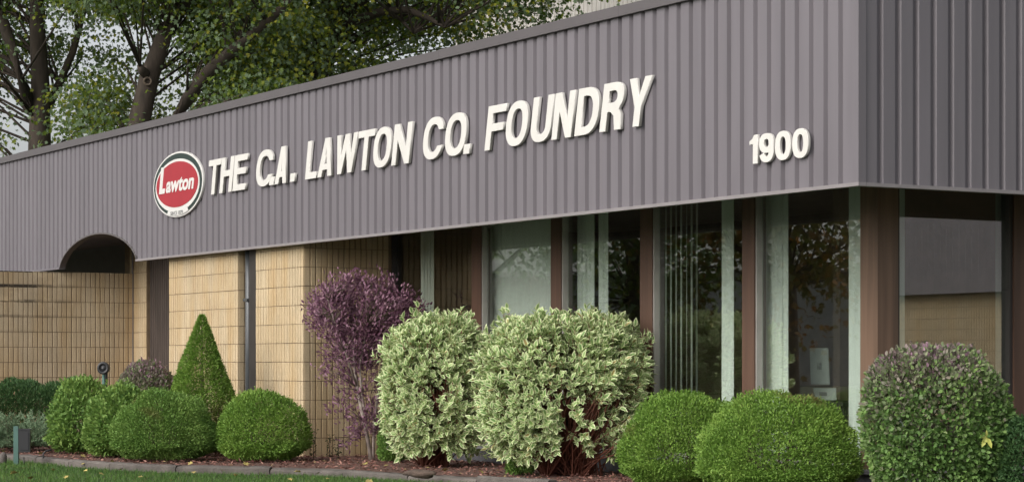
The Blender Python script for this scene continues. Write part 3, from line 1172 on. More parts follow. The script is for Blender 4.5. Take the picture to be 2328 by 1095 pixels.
on_fascia('script', font_mesh('script', 'awton', 0.25, 0.008, AX * 1.12, 0.22, M['logo_white']), tc + AX * .43, -0.044, ZC - 0.075, red)
LH = 0.315
on_fascia('script', curve_mesh('script', [[(x + .22 * y, y) for x, y in g_] for g_ in glyph('L', 0.175, LH, a=.085, b=.06)], 0.002, 0, M['logo_white']), tc + AX * .715, -0.044, ZC - 0.085, red)
on_fascia('date', font_mesh('date', 'SINCE 1879', 0.060, 0.001, AX * .50, 0.0, M['logo_print'], 0.001), tc + AX * .255, -0.042, ZC - BX * .925, sign)


# ------------------------------------------------------------------ shrubs
def sphere_dirs(n, zmin=-0.55):
    d = nrm(rng.normal(size=(int(n * 1.6) + 50, 3)))
    d = d[d[:, 2] > zmin]
    while len(d) < n:
        e = nrm(rng.normal(size=(n, 3)))
        d = np.vstack([d, e[e[:, 2] > zmin]])
    return d[:n]


def globe(name, label, ctr, rx, ry, h, n, ll, lw, m, shape='diamond', bump=0.10, freq=3.6, inner=0.3, zc=0.26, seed=1, second=None, group=None, cat='shrub', up=0.35, loose=0.045, out=1.0, stems=None, stem_mat='twig', sq=2.08, rnd_dir=0.6):
    e = thing(name, label, cat, (ctr.x, ctr.y, 0), group)
    d = sphere_dirs(n, -0.8)
    ex = 2.0 / sq
    ds = np.sign(d) * np.abs(d) ** ex
    ds = ds / np.power((np.abs(ds) ** sq).sum(1, keepdims=True), 1 / sq)
    bumpv = 1 + bump * wob(d, freq, seed) + 0.5 * bump * wob(d, freq * 2.7, seed + 50)
    depth = np.where(rng.random(n) < inner, rng.uniform(0.55, 0.96, n), 1 - np.abs(rng.normal(0, loose, n)) + rng.normal(0, loose * .4, n) + (rng.random(n) < .02) * rng.uniform(0, .07, n))
    r = bumpv * depth
    czz = h * zc
    pos = np.empty((n, 3))
    pos[:, 0] = ctr.x + ds[:, 0] * rx * r
    pos[:, 1] = ctr.y + ds[:, 1] * ry * r
    pos[:, 2] = czz + ds[:, 2] * np.where(ds[:, 2] > 0, h - czz, czz) * r
    pos[:, 2] = np.maximum(pos[:, 2], 0.02 + rng.random(n) * .03)
    dirs = d * out + rng.normal(0, rnd_dir, (n, 3)) + np.array([0, 0, up])
    nn = d + rng.normal(0, .7, (n, 3)) + np.array([0, 0, .4])
    sec = second(pos, d, depth, h) if second else None
    # per-clump colour: neighbouring leaves share a tone
    rv = np.clip(0.5 + 0.28 * wob(pos, 9.0, seed + 9) + rng.normal(0, .22, n), 0, 1)
    leaves('foliage', pos, dirs, nn, ll * rng.uniform(.7, 1.25, n), lw * rng.uniform(.75, 1.2, n), shape, m, e, sec, rv)
    if stems is None:
        stems = 7
    sp = []
    for i in range(stems):
        an = random.uniform(0, 6.28)
        q = Vector((ctr.x + math.cos(an) * rx * .07, ctr.y + math.sin(an) * ry * .07, -0.03))
        rr = random.uniform(.3, .75)
        e2 = Vector((ctr.x + math.cos(an) * rx * rr, ctr.y + math.sin(an) * ry * rr, h * random.uniform(.55, .85)))
        mid = q.lerp(e2, .5) + Vector((0, 0, h * .06))
        sp.append(([q, mid, e2], [.012, .008, .004]))
    tubes('stem', sp, M[stem_mat], e, 5)
    return e


LM = {}
LM['box'] = leaf_mat('boxwood_leaf', [(0.10, 0.20, 0.028), (0.17, 0.30, 0.050), (0.27, 0.40, 0.08)], second=(0.16, 0.11, 0.05), trans=.25)
LM['box2'] = leaf_mat('arborvitae_leaf', [(0.09, 0.185, 0.035), (0.155, 0.275, 0.058), (0.24, 0.36, 0.09)], second=(0.17, 0.11, 0.05), trans=.25)
LM['spirea'] = leaf_mat('bright_green_leaf', [(0.10, 0.20, 0.045), (0.18, 0.30, 0.07), (0.28, 0.40, 0.10)], second=(.3, .2, .05), trans=.3)
LM['spruce'] = leaf_mat('spruce_needle', [(0.10, 0.20, 0.028), (0.17, 0.30, 0.05), (0.26, 0.38, 0.075)], second=(0.15, 0.085, 0.05), trans=.2)
LM['yew'] = leaf_mat('yew_needle', [(0.035, 0.085, 0.03), (0.055, 0.12, 0.04), (0.09, 0.17, 0.055)], second=(0.4, 0.13, 0.05), trans=.2)
LM['juniper'] = leaf_mat('juniper_needle', [(0.12, 0.20, 0.11), (0.20, 0.29, 0.17), (0.29, 0.38, 0.24)], trans=.2)
LM['barberry'] = leaf_mat('barberry_leaf', [(0.085, 0.165, 0.05), (0.15, 0.27, 0.07), (0.23, 0.36, 0.10)], second=(0.33, 0.17, 0.27), trans=.25)
LM['cherry'] = leaf_mat('purple_leaf', [(0.12, 0.05, 0.085), (0.21, 0.10, 0.15), (0.32, 0.18, 0.24)], second=(.40, .24, .28), trans=.25, rough=.4)
LM['varieg'] = leaf_mat('variegated_leaf', [(0.17, 0.31, 0.10), (0.25, 0.40, 0.14), (0.34, 0.48, 0.19)], second=(.45, .28, .12), rim=(0.72, 0.77, 0.46), trans=.25, rough=.5)
LM['maple'] = leaf_mat('maple_leaf', [(0.06, 0.11, 0.014), (0.14, 0.20, 0.024), (0.33, 0.37, 0.05)], second=(0.50, 0.44, 0.05), trans=.55, under=(0.22, 0.30, 0.17))
LM['maple_o'] = leaf_mat('maple_leaf_autumn', [(0.07, 0.09, 0.012), (0.14, 0.12, 0.02), (0.26, 0.12, 0.03)], second=(0.42, 0.16, 0.03), trans=.4)
LM['grass'] = leaf_mat('grass_blade', [(0.05, 0.115, 0.022), (0.08, 0.165, 0.032), (0.12, 0.21, 0.045)], second=(.25, .22, .08), trans=.25)
LM['mulch'] = leaf_mat('mulch_chip', [(0.13, 0.06, 0.05), (0.23, 0.105, 0.085), (0.34, 0.19, 0.15)], second=(.35, .28, .12), trans=0.0, rough=.9)
LM['weed'] = leaf_mat('weed_leaf', [(0.05, 0.06, 0.03), (0.09, 0.10, 0.04)], trans=.25)


def brown_patch(side=1.0):
    def f(pos, d, depth, h):
        n = wob(pos, 7.0, 91)
        return np.clip((n - .75) * 3, 0, .8)
    return f


# right-hand round evergreens
globe('round_evergreen', 'clipped round evergreen dome partly hidden behind the largest dome, near the variegated shrub', G(1552, 18.35), .52, .50, .735, 46000, .025, .011, LM['box'], seed=3, group='clipped evergreen domes', second=brown_patch())
globe('round_evergreen', 'largest clipped bright green dome under the corner window', G(1768, 17.15), .61, .58, .765, 60000, .025, .011, LM['box'], seed=5, group='clipped evergreen domes', second=brown_patch())
# left-hand ones
globe('round_evergreen', 'wide clipped green dome in front of the conical spruce', G(372, 23.05), .53, .50, .71, 44000, .027, .012, LM['box2'], seed=8, group='clipped evergreen domes', second=brown_patch())
globe('round_evergreen', 'clipped green dome right of the conical spruce, before the block pier', G(598, 22.95), .455, .44, .70, 38000, .027, .012, LM['box'], seed=11, group='clipped evergreen domes', second=brown_patch())
globe('leafy_shrub', 'bright green leafy shrub at the left, beside the dark hedge', G(190, 25.0), .40, .40, .83, 9000, .048, .026, LM['spirea'], 'oval', seed=14, bump=.12, second=brown_patch(), loose=.07, inner=.4)
globe('leafy_shrub', 'bright green leafy shrub between its twin and the wide clipped dome', G(272, 24.0), .39, .38, .755, 9000, .045, .025, LM['spirea'], 'oval', seed=17, bump=.12, second=brown_patch(), loose=.07, inner=.4)
globe('barberry_shrub', 'small grey-purple rounded shrub before the dark recess panel', G(335, 26.4), .37, .35, 1.02, 9000, .040, .024, LM['barberry'], 'oval', seed=21, bump=.07, zc=.55,
      second=lambda pos, d, depth, h: np.clip(.15 + .5 * d[:, 2] + rng.normal(0, .22, len(pos)), 0, .85))
globe('barberry_shrub', 'large rounded green and purple leafed shrub at the building corner', G(2126, 16.25), .525, .50, 1.12, 20000, .036, .026, LM['barberry'], 'oval', seed=24, bump=.07, zc=.5, freq=6, sq=2.35,
      second=lambda pos, d, depth, h: np.clip(-.06 + .60 * np.clip(d[:, 2], -.2, 1) ** 1.0 - .10 * d[:, 0] + rng.normal(0, .22, len(pos)), 0, .85), stems=12, stem_mat='twig', loose=.05)
globe('round_evergreen', 'small dark green shrub at the right edge of the picture', G(2352, 16.0), .31, .31, .64, 14000, .032, .014, LM['yew'], seed=27)
globe('low_shrub', 'small green shrub tucked between the purple tree and variegated shrub', G(893, 22.7), .15, .15, .46, 4500, .030, .015, LM['box2'], seed=28, bump=.15, group=None)
globe('ground_plant', 'small dark green tuft at the foot of the wide variegated shrub', G(1182, 20.2), .10, .09, .17, 900, .045, .014, LM['box2'], seed=29, bump=.2)


# yew hedge (long box shape)
hg = thing('yew_hedge', 'dark green clipped hedge with reddish patches at the left edge', 'hedge', G(20, 27.0))
n = 30000
hx = rng.uniform(-1, 1, n)
th = rng.uniform(0, math.pi, n)
rr = np.where(rng.random(n) < .35, rng.uniform(.5, .95, n), 1 - np.abs(rng.normal(0, .06, n)))
hc = G(10, 27.2)
c_, s_ = np.cos(th), np.sin(th)
pp = np.stack([hc.x + hx * .95, hc.y + np.sign(c_) * np.abs(c_) ** .6 * .42 * rr, .05 + .72 * np.abs(s_) ** .55 * rr * (1 + .05 * np.sin(hx * 9) + .03 * np.sin(hx * 23))], 1)
sec = np.clip((wob(pp, 4.0, 33) - .65) * 3, 0, .9)
leaves('foliage', pp, np.stack([rng.normal(0, .6, n), c_ + rng.normal(0, .4, n), s_ + .3 + rng.normal(0, .4, n)], 1), rng.normal(size=(n, 3)) + np.array([0, -.5, .8]), .036 * rng.uniform(.7, 1.3, n), .013, 'diamond', LM['yew'], hg, sec)
tubes('stem', [([(hc.x + x, hc.y, -.02), (hc.x + x + .05, hc.y, .3), (hc.x + x + random.uniform(-.1, .1), hc.y - .1, .6)], [.012, .009, .004]) for x in (-.8, -.5, -.2, .1, .4, .7)], M['twig'], hg, 5)

# feathery juniper
jn = thing('juniper_shrub', 'low feathery grey-green juniper behind the box floodlight', 'shrub', G(30, 25.4))
jc = G(30, 25.5)
pos, dr = [], []
stems_ = []
for i in range(260):
    an = random.uniform(0, 6.28)
    el = random.uniform(.15, .9)
    L = random.uniform(.42, .74)
    b0 = Vector((jc.x + random.uniform(-.28, .28), jc.y + random.uniform(-.2, .2), .04))
    dv = Vector((math.cos(an) * math.cos(el), math.sin(an) * math.cos(el), math.sin(el)))
    pts = []
    for j in range(28):
        f = j / 27
        q = b0 + dv * L * f + Vector((0, 0, -.16 * f * f * L))
        pts.append(q)
        if f > .2:
            for k in range(5):
                pos.append(q)
                dr.append(dv + Vector((random.gauss(0, .45), random.gauss(0, .45), random.gauss(0.1, .4))))
    if i % 4 == 0:
        stems_.append(([pts[0], pts[13], pts[27]], [.006, .004, .002]))
pos = np.array([tuple(v) for v in pos])
dr = np.array([tuple(v) for v in dr])
leaves('foliage', pos, dr, rng.normal(size=pos.shape), .042 * rng.uniform(.6, 1.2, len(pos)), .008, 'diamond', LM['juniper'], jn, None, np.clip(rng.normal(.5, .25, len(pos)), 0, 1))
tubes('stem', stems_, M['twig'], jn, 4)

# conical spruce
cs = thing('conical_spruce', 'small conical spruce with browned lower branches before the tan block pier', 'tree', G(460, 24.3))
cc = G(459, 24.3)
n = 42000
hh = 1.52
f = 1 - np.sqrt(rng.random(n))            # density towards the base
f = np.where(rng.random(n) < .12, rng.random(n), f)
an = rng.uniform(0, 2 * math.pi, n)
prof = np.minimum(.53 * (1 - f) ** .98 + .010, .365)
prof *= np.where(f < .12, .8 + 1.7 * f, 1)
cp = np.stack([np.cos(an), np.sin(an), f * 4], 1)
rr = prof * (1 + .15 * wob(cp, 3.2, 41) + .10 * wob(cp, 8, 42)) * np.where(rng.random(n) < .3, rng.uniform(.5, .95, n), 1 - np.abs(rng.normal(0, .05, n)))
pp = np.stack([cc.x + np.cos(an) * rr, cc.y + np.sin(an) * rr, .03 + f * (hh - .03)], 1)
brown = np.clip((.36 - f) * 3.2 + .55 * wob(cp, 3.0, 44) + (.5 * np.cos(an) - .35), 0, .85) * (rng.random(n) < .8)
leaves('crown', pp, np.stack([np.cos(an) + rng.normal(0, .5, n), np.sin(an) + rng.normal(0, .5, n), .55 + rng.normal(0, .4, n)], 1), rng.normal(size=(n, 3)), .032 * rng.uniform(.7, 1.3, n), .011, 'diamond', LM['spruce'], cs, brown,
       np.clip(.5 + .3 * wob(cp, 5, 45) + rng.normal(0, .2, n), 0, 1))
tubes('trunk', [([cc + Vector((0, 0, -.03)), cc + Vector((0, 0, .7)), cc + Vector((0, 0, 1.45))], [.04, .025, .006])], M['twig'], cs, 7)


# variegated shrubs: branching stems with leaf rosettes
def varieg(name, label, ctr, rx, ry, h, nros, seed, zlow=.12, bare=None):
    r = random.Random(seed)
    e = thing(name, label, 'shrub', (ctr.x, ctr.y, 0), 'variegated shrubs')
    stems_, pos, dr, nn = [], [], [], []
    roots = [Vector((ctr.x + r.gauss(0, .09), ctr.y + r.gauss(0, .07), -.03)) for _ in range(14)]
    i = 0
    while i < nros:
        d = Vector((r.gauss(0, 1), r.gauss(0, 1), r.gauss(0.15, 1))).normalized()
        rad = 1 - abs(r.gauss(0, .13))
        if r.random() < .25:
            rad = r.uniform(.45, .9)
        dd = np.array([[d.x, d.y, d.z]])
        if r.random() < .05:
            rad = r.uniform(1.0, 1.14)
        rad *= 1 + .11 * float(wob(dd, 4.5, seed)[0])
        ds = Vector([math.copysign(abs(x) ** .72, x) for x in d])
        if ds.z < 0:
            hr = math.hypot(ds.x, ds.y)
            kf = max(hr, .80) / max(hr, .05)
            ds.x *= min(kf, 4)
            ds.y *= min(kf, 4)
        q = Vector((ctr.x + ds.x * rx * rad, ctr.y + ds.y * ry * rad, h * .54 + ds.z * h * (.46 if ds.z > 0 else .48) * rad))
        if q.z < zlow * h:
            continue
        if bare and bare(q, d, r):
            i += 1
            continue
        i += 1
        out = (Vector((d.x, d.y, d.z + .55))).normalized()
        if i % 9 == 0:
            b = r.choice(roots)
            m1 = b.lerp(q, .45) + Vector((r.gauss(0, .04), r.gauss(0, .04), .05))
            stems_.append(([b, m1, q], [.008, .006, .0025]))
        # twig with opposite leaf pairs
        tl = r.uniform(.05, .11)
        stems_.append(([q - out * tl, q], [.003, .002]))
        a0 = r.uniform(0, 6.28)
        ax = out.orthogonal().normalized()
        bx = out.cross(ax)
        for lv in range(3):
            base = q - out * tl * (.5 * lv)
            for k in range(2 if lv else 3):
                an = a0 + lv * 1.57 + k * (3.14 if lv else 2.1)
                side = ax * math.cos(an) + bx * math.sin(an)
                spread = (.55, 1.0, 1.5)[lv]
                ld = (out + side * spread + Vector((0, 0, -.12 * lv))).normalized()
                pos.append(base)
                dr.append(ld)
                nn.append(out - side * .3 + Vector((r.gauss(0, .25), r.gauss(0, .25), r.gauss(0, .25))))
    pos = np.array([tuple(v) for v in pos])
    dr = np.array([tuple(v) for v in dr])
    nn = np.array([tuple(v) for v in nn])
    N = len(pos)
    sec = np.where(rng.random(N) < .04, rng.uniform(.5, .9, N), 0)
    ll = .070 * rng.uniform(.5, 1.35, N)
    leaves('foliage', pos, dr, nn, ll, ll * rng.uniform(.42, .55, N), 'varieg', LM['varieg'], e, sec)
    tubes('stem', stems_, M['twig_red'], e, 4)
    return e


varieg('variegated_shrub', 'tall cream and green variegated shrub beside the purple tree', G(990, 21.75), .50, .46, 1.44, 3100, 61, zlow=.06,
       bare=lambda q, d, r: (q.z < .5 and d.x > .1 and r.random() < .35))
vctr = G(1280, 20.05)
varieg('variegated_shrub', 'widest cream and green variegated shrub with bare red stems at its foot', vctr, .76, .54, 1.40, 4100, 67, zlow=.10,
       bare=lambda q, d, r: (q.z < .72 and q.x - vctr.x > -.05 and r.random() < .72) or (q.z < .3 and r.random() < .5))
# bare red shoots at its foot
vs_e = [o for o in bpy.data.objects if o.name.startswith('variegated_shrub')][-1]
rs = random.Random(5)
sp = []
for i in range(60):
    b = G(1322, 20.0) + Vector((rs.gauss(0, .07), rs.gauss(0, .06), -.03))
    tip = b + Vector((rs.gauss(.03, .24), rs.gauss(0, .15), rs.uniform(.35, .8)))
    sp.append(([b, b.lerp(tip, .5) + Vector((rs.gauss(0, .03), 0, .03)), tip], [.007, .005, .003]))
tubes('bare_shoots', sp, M['twig_red'], vs_e, 5)

# purple-leaved small tree
pt = thing('purple_tree', 'small multi-stemmed purple-leaved tree before the tan block pier', 'tree', G(842, 23.1))
D0 = 23.1


def PX(px, py, d=D0):
    return Vector(((px - CX) / FPX * d, d, EYE + (HOR - py) * d / FPX))


limbs = [([PX(846, 1048), PX(828, 960), PX(812, 880), PX(805, 820), PX(800, 760)], [.022, .02, .018, .016, .01]),
         ([PX(842, 1048), PX(832, 960), PX(822, 890), PX(818, 830, 23.0), PX(835, 740, 22.9)], [.016, .014, .013, .011, .006]),
         ([PX(848, 1048), PX(850, 960), PX(862, 880, 23.2), PX(880, 790, 23.3), PX(905, 700, 23.4)], [.016, .014, .012, .009, .005]),
         ([PX(812, 880), PX(785, 800, 22.9), PX(760, 730, 22.8), PX(745, 680, 22.8)], [.012, .009, .006, .004])]
rp_ = random.Random(11)
clumps = []
for _ in range(270):
    an = rp_.uniform(0, 6.28)
    r_ = math.sqrt(rp_.random())
    clumps.append((826 + 130 * r_ * math.cos(an), 712 + 86 * r_ * math.sin(an), D0 + rp_.gauss(0, .2), 1.0))
for _ in range(26):
    clumps.append((rp_.uniform(725, 860), rp_.uniform(790, 850), D0 + rp_.gauss(0, .15), .9))
for _ in range(42):
    y = rp_.uniform(840, 1010)
    clumps.append((rp_.gauss(800 + (y - 840) * .22, 34), y, D0 + rp_.gauss(0, .12), .8))
for _ in range(12):
    clumps.append((rp_.uniform(860, 905), rp_.uniform(780, 900), D0 + .1, .8))
for tip in ((756, 622), (782, 625), (846, 616), (862, 640), (708, 690), (698, 720), (940, 684), (956, 692), (735, 650), (820, 632), (905, 660)):
    clumps.append((tip[0], tip[1] + 8, D0 + rp_.gauss(0, .1), .8))
pos, dr = [], []
tw = list(limbs)
lp = [q for l in limbs for q in l[0][1:]]
for (px, py, d_, sc) in clumps:
    c = PX(px, py, d_)
    near = min(lp, key=lambda q: (q - c).length + (.3 if q.z > c.z else 0))
    tw.append(([near, near.lerp(c, .5) + Vector((0, 0, .02)), c], [.005, .004, .0015]))
    out = (c - near).normalized() + Vector((0, 0, .7))
    for k in range(int(30 * sc)):
        s_ = rp_.uniform(-.12, .04)
        q = c + out * s_ + Vector((rp_.gauss(0, .035), rp_.gauss(0, .035), rp_.gauss(0, .03)))
        pos.append(q)
        dr.append(out + Vector((rp_.gauss(0, .8), rp_.gauss(0, .8), rp_.gauss(0, .5))))
pos = np.array([tuple(v) for v in pos])
dr = np.array([tuple(v) for v in dr])
N = len(pos)
leaves('crown', pos, dr, rng.normal(size=(N, 3)) + np.array([0, -.3, .6]), .045 * rng.uniform(.6, 1.25, N), .021 * rng.uniform(.7, 1.2, N), 'oval', LM['cherry'], pt, np.where(rng.random(N) < .14, .6, 0) * 1.0)
tubes('trunk', [tw[0], tw[1], tw[2], tw[3]], M['twig_grey'], pt, 8)
tubes('branch', tw[4:], M['twig'], pt, 4)

# weeds at the foot of the pier
for i, (px, py, label) in enumerate([(712, 1042, 'thin dark weed at the foot of the block pier, leftmost of three'), (748, 1040, 'thin dark weed at the foot of the block pier, middle of three'), (768, 1041, 'thin dark weed at the foot of the block pier, rightmost of three')]):
    q = ground_at(px, py, 0)
    q = G(px, min(q.y, 23.6))
    e = thing('weed', label, 'weed', q, 'weeds along the block pier')
    hgt = (.30, .24, .2)[i]
    ps = [q + Vector((random.gauss(0, .02), random.gauss(0, .02), hgt * j / 12)) for j in range(1, 13) for _ in range(3)]
    ps = np.array([tuple(v) for v in ps])
    leaves('foliage', ps, rng.normal(size=ps.shape) + np.array([0, 0, .5]), rng.normal(size=ps.shape), .035, .014, 'oval', LM['weed'], e)
    tubes('stem', [([q + Vector((0, 0, -.02)), q + Vector((.01, 0, hgt))], [.004, .002])], M['twig'], e, 4)

# yellow sprig on the corner shrub
cb = [o for o in bpy.data.objects if o.name.startswith('barberry_shrub')][-1]
q = PX(2243, 992, 15.82)
pos = np.array([tuple(q)] * 4)
dd_ = np.array([[-.9, -.2, .05], [-.45, -.3, -.8], [.35, -.3, -.85], [-.05, -.2, .9]])
leaves('yellow_sprig', pos, dd_, np.array([[0, -1, .5]] * 4), np.array([.065, .085, .09, .05]), np.array([.032, .035, .035, .02]), 'oval', leaf_mat('yellow_sprig_leaf', [(.50, .52, .12), (.6, .6, .18)], trans=.2), cb)


# ------------------------------------------------------------------ maples behind the building
def maple(name, label, base, limbs, clumps, nleaf, ll, m, seed, spread=(1.0, 1.0, .5), group=None, yellow=.12):
    """limbs: [(pts, radii)], clumps: list of world points"""
    r = np.random.default_rng(seed)
    rr = random.Random(seed)
    e = thing(name, label, 'tree', base, group)
    lp = [p_ for l in limbs for a_, b_ in zip(l[0][:-1], l[0][1:]) for p_ in (a_.lerp(b_, .33), a_.lerp(b_, .66), b_)]
    lp = [p_ for p_ in lp if p_.z > 2.5]
    br, pos, dr, sec, rv = [], [], [], [], []
    for c in clumps:
        near = min(lp, key=lambda q: (q - c).length + max(0, q.z - c.z + 1.2) * 1.5)
        mid = near.lerp(c, .55) + Vector((rr.gauss(0, .15), rr.gauss(0, .15), .25))
        if (near - c).length < 7:
            br.append(([near, mid, c], [.032, .02, .008]))
        N = nleaf
        q = r.normal(size=(N, 3)) * np.array(spread) * .5
        q[:, 2] -= .12 * (q[:, 0] ** 2 + q[:, 1] ** 2)
        pos.append(q + np.array(c))
        hang = q * np.array([.6, .6, .2]) + r.normal(size=(N, 3)) * .5 + np.array([0, 0, -.55])
        dr.append(hang)
        ye = rr.random() < yellow
        sec.append(np.where(r.random(N) < (.6 if ye else .03), r.uniform(.15, .6, N), 0))
        tone = rr.gauss(.42, .22)
        rv.append(np.clip(r.normal(tone, .2, N), 0, 1))
    pos = np.vstack(pos)
    dr = np.vstack(dr)
    N = len(pos)
    nn = r.normal(size=(N, 3)) * .75 + np.array([0, -.15, .8])
    l_ = ll * r.uniform(.65, 1.25, N)
    leaves('crown', pos, dr, nn, l_, l_ * .85, 'maple', m, e, np.concatenate(sec), np.concatenate(rv))
    tubes('trunk', limbs, M['bark'], e, 10)
    if br:
        tubes('branch', br, M['bark'], e, 5)
    return e


def near_limb(px, py, lines, w_):
    for ln in lines:
        for (x0, y0), (x1, y1) in zip(ln[:-1], ln[1:]):
            L2 = (x1 - x0) ** 2 + (y1 - y0) ** 2
            f_ = max(0, min(1, ((px - x0) * (x1 - x0) + (py - y0) * (y1 - y0)) / L2))
            if math.hypot(px - x0 - f_ * (x1 - x0), py - y0 - f_ * (y1 - y0)) < w_:
                return True
    return False


SHOW = [[(90, 330), (92, 200), (86, 90), (84, -20)], [(60, 215), (25, 110), (2, 30)], [(318, 268), (340, 175), (372, 85), (415, 20)], [(425, 228), (470, 165), (545, 100)], [(840, 34), (925, 22), (975, 42), (1010, 62)]]


def clump_cloud(rect, depth, dsd, n, seed, keep=None):
    r = random.Random(seed)
    out = []
    while len(out) < n:
        px, py = r.uniform(rect[0], rect[2]), r.uniform(rect[1], rect[3])
        if keep and not keep(px, py, r):
            continue
        d = depth + abs(r.gauss(0, dsd)) + .3 if r.random() < .72 else depth - abs(r.gauss(0, dsd)) - .4
        if near_limb(px, py, SHOW, 44):
            d = depth + abs(d - depth) + .4
        out.append(PX(px, py, d))
    return out


GAPS = [(62, 40, 36), (36, 195, 42), (150, 55, 40), (285, 90, 34), (232, 40, 30), (45, 235, 45), (150, 250, 38), (140, 305, 40), (205, 165, 26), (160, 175, 30), (300, 215, 30), (395, 150, 42), (365, 215, 36), (435, 190, 24), (352, 85, 20), (20, 320, 45), (45, 345, 40), (165, 330, 30), (330, 30, 22)]


def gapkeep(px, py, r):
    for gx, gy, gr in GAPS:
        if math.hypot(px - gx, py - gy) < gr + 12:
            return False
    return True


DA = 47.0
limA = [([PX(92, 960, DA), PX(90, 600, DA), PX(90, 330, DA), PX(92, 200, DA), PX(86, 90, DA), PX(84, 0, DA), PX(80, -150, DA), PX(86, -300, DA)], [.34, .28, .24, .20, .17, .15, .12, .06]),
        ([PX(85, 290, DA), PX(60, 215, DA - .3), PX(25, 110, DA - .6), PX(2, 30, DA - 1), PX(-30, -90, DA - 1.4)], [.15, .14, .12, .11, .06]),
        ([PX(100, 260, DA), PX(135, 190, DA + .3), PX(165, 120, DA + .5), PX(190, 30, DA + .7), PX(230, -80, DA + 1)], [.11, .09, .08, .06, .03])]
clA = clump_cloud((-330, -330, 240, 345), DA, 1.5, 125, 71, gapkeep)
maple('maple_tree', 'tall maple with upright forked trunk at the far left behind the roof', G(92, DA, 0), limA, clA, 300, .092, LM['maple'], 71, (.95, 1.2, .5), 'maples behind the office', .32)
DB = 45.0
limB = [([PX(255, 960, DB), PX(285, 500, DB), PX(318, 268, DB), PX(340, 175, DB), PX(372, 85, DB), PX(415, 20, DB), PX(460, -70, DB), PX(520, -200, DB)], [.40, .28, .22, .20, .17, .14, .11, .06]),
        ([PX(270, 700, DB), PX(360, 330, DB - .4), PX(425, 228, DB - .6), PX(470, 165, DB - .8), PX(540, 105, DB - 1), PX(640, 20, DB - 1.2), PX(700, -60, DB - 1.4)], [.22, .16, .135, .12, .10, .08, .05]),
        ([PX(340, 175, DB), PX(322, 160, DB - .3), PX(318, 150, DB - .4)], [.12, .09, .06])]
clB = clump_cloud((150, -330, 640, 330), DB, 1.5, 150, 73, lambda a_, b_, r: gapkeep(a_, b_, r) and (b_ < 290 - (a_ - 200) * .1))
tb2 = maple('maple_tree', 'leaning maple with a round knot on its trunk behind the oval emblem', G(255, DB, 0), limB, clB, 300, .092, LM['maple'], 73, (.95, 1.2, .5), 'maples behind the office', .28)
kn = PX(336, 185, DB - .23)
vs_, fs = [], []
for i in range(12):
    for j in range(6):
        a1, a2 = 2 * math.pi * i / 12, 2 * math.pi * j / 6
        rr_ = .075 + .025 * math.cos(a2)
        vs_.append(kn + Vector((rr_ * math.cos(a1), .03 * math.sin(a2), rr_ * math.sin(a1))))
for i in range(12):
    for j in range(6):
        fs.append((i * 6 + j, ((i + 1) % 12) * 6 + j, ((i + 1) % 12) * 6 + (j + 1) % 6, i * 6 + (j + 1) % 6))
mk('knot', vs_, fs, M['twig'], tb2, None, True)
DC = 49.0
limC = [([PX(690, 960, DC), PX(690, 500, DC), PX(700, 260, DC), PX(730, 120, DC), PX(745, 20, DC), PX(760, -120, DC), PX(770, -280, DC)], [.42, .36, .30, .24, .20, .14, .06]),
        ([PX(735, 110, DC), PX(800, 50, DC - .8), PX(870, 26, DC - 1.4), PX(925, 22, DC - 1.8), PX(975, 42, DC - 2), PX(1010, 62, DC - 2.2)], [.14, .11, .09, .075, .06, .03]),
        ([PX(745, 60, DC), PX(850, -20, DC - .5), PX(1000, -80, DC - 1), PX(1150, -100, DC - 1.5)], [.13, .11, .08, .04]),
        ([PX(700, 230, DC), PX(640, 120, DC), PX(600, 0, DC), PX(580, -150, DC)], [.13, .11, .09, .05]),
        ([PX(870, 26, DC - 1.4), PX(905, 40, DC - 1.6), PX(940, 75, DC - 1.9)], [.05, .04, .02])]
clC = clump_cloud((500, -330, 1330, 250), DC, 1.6, 240, 79, lambda a_, b_, r: b_ < 235 - (a_ - 480) * .225 and not (a_ > 1080 and b_ > -10 and r.random() < .45) and not (math.hypot(a_ - 1010, b_ - 55) < 22) and not (a_ > 1230 and b_ > -40))
maple('maple_tree', 'broad dense maple rising behind the roof above the lettering', G(690, DC, 0), limC, clC, 330, .098, LM['maple'], 79, (.95, 1.2, .5), 'maples behind the office', .25)

# rear factory hall with ribbed siding
hall = thing('factory_hall', 'pale ribbed metal hall rising behind the roof right of the maples', 'building', P(8, 21, 0))
hp = 21.0
th1, th0 = t_at(1045, hp), t_at(1045, hp) - 24
vs_, fs = [], []
tt = th0
while tt < th1:
    for (o_, dp) in ((0, 0), (0.10, 0), (0.12, .03), (0.18, .03), (0.20, 0)):
        vs_ += [P(tt + o_, hp + dp, 0), P(tt + o_, hp + dp, 13.0)]
    tt += .2
for i in range(len(vs_) // 2 - 1):
    fs.append((2 * i, 2 * i + 1, 2 * i + 3, 2 * i + 2))
mk('wall', vs_, fs, M['hall'], hall)
box_tp('wall', th1 + .16, th1 + .3, hp + .02, hp + 12, 0, 13.0, M['hall'], hall)
box_tp('roof', th0, th1 + .4, hp - .1, hp + 12.2, 13.0, 13.2, M['cap'], hall)


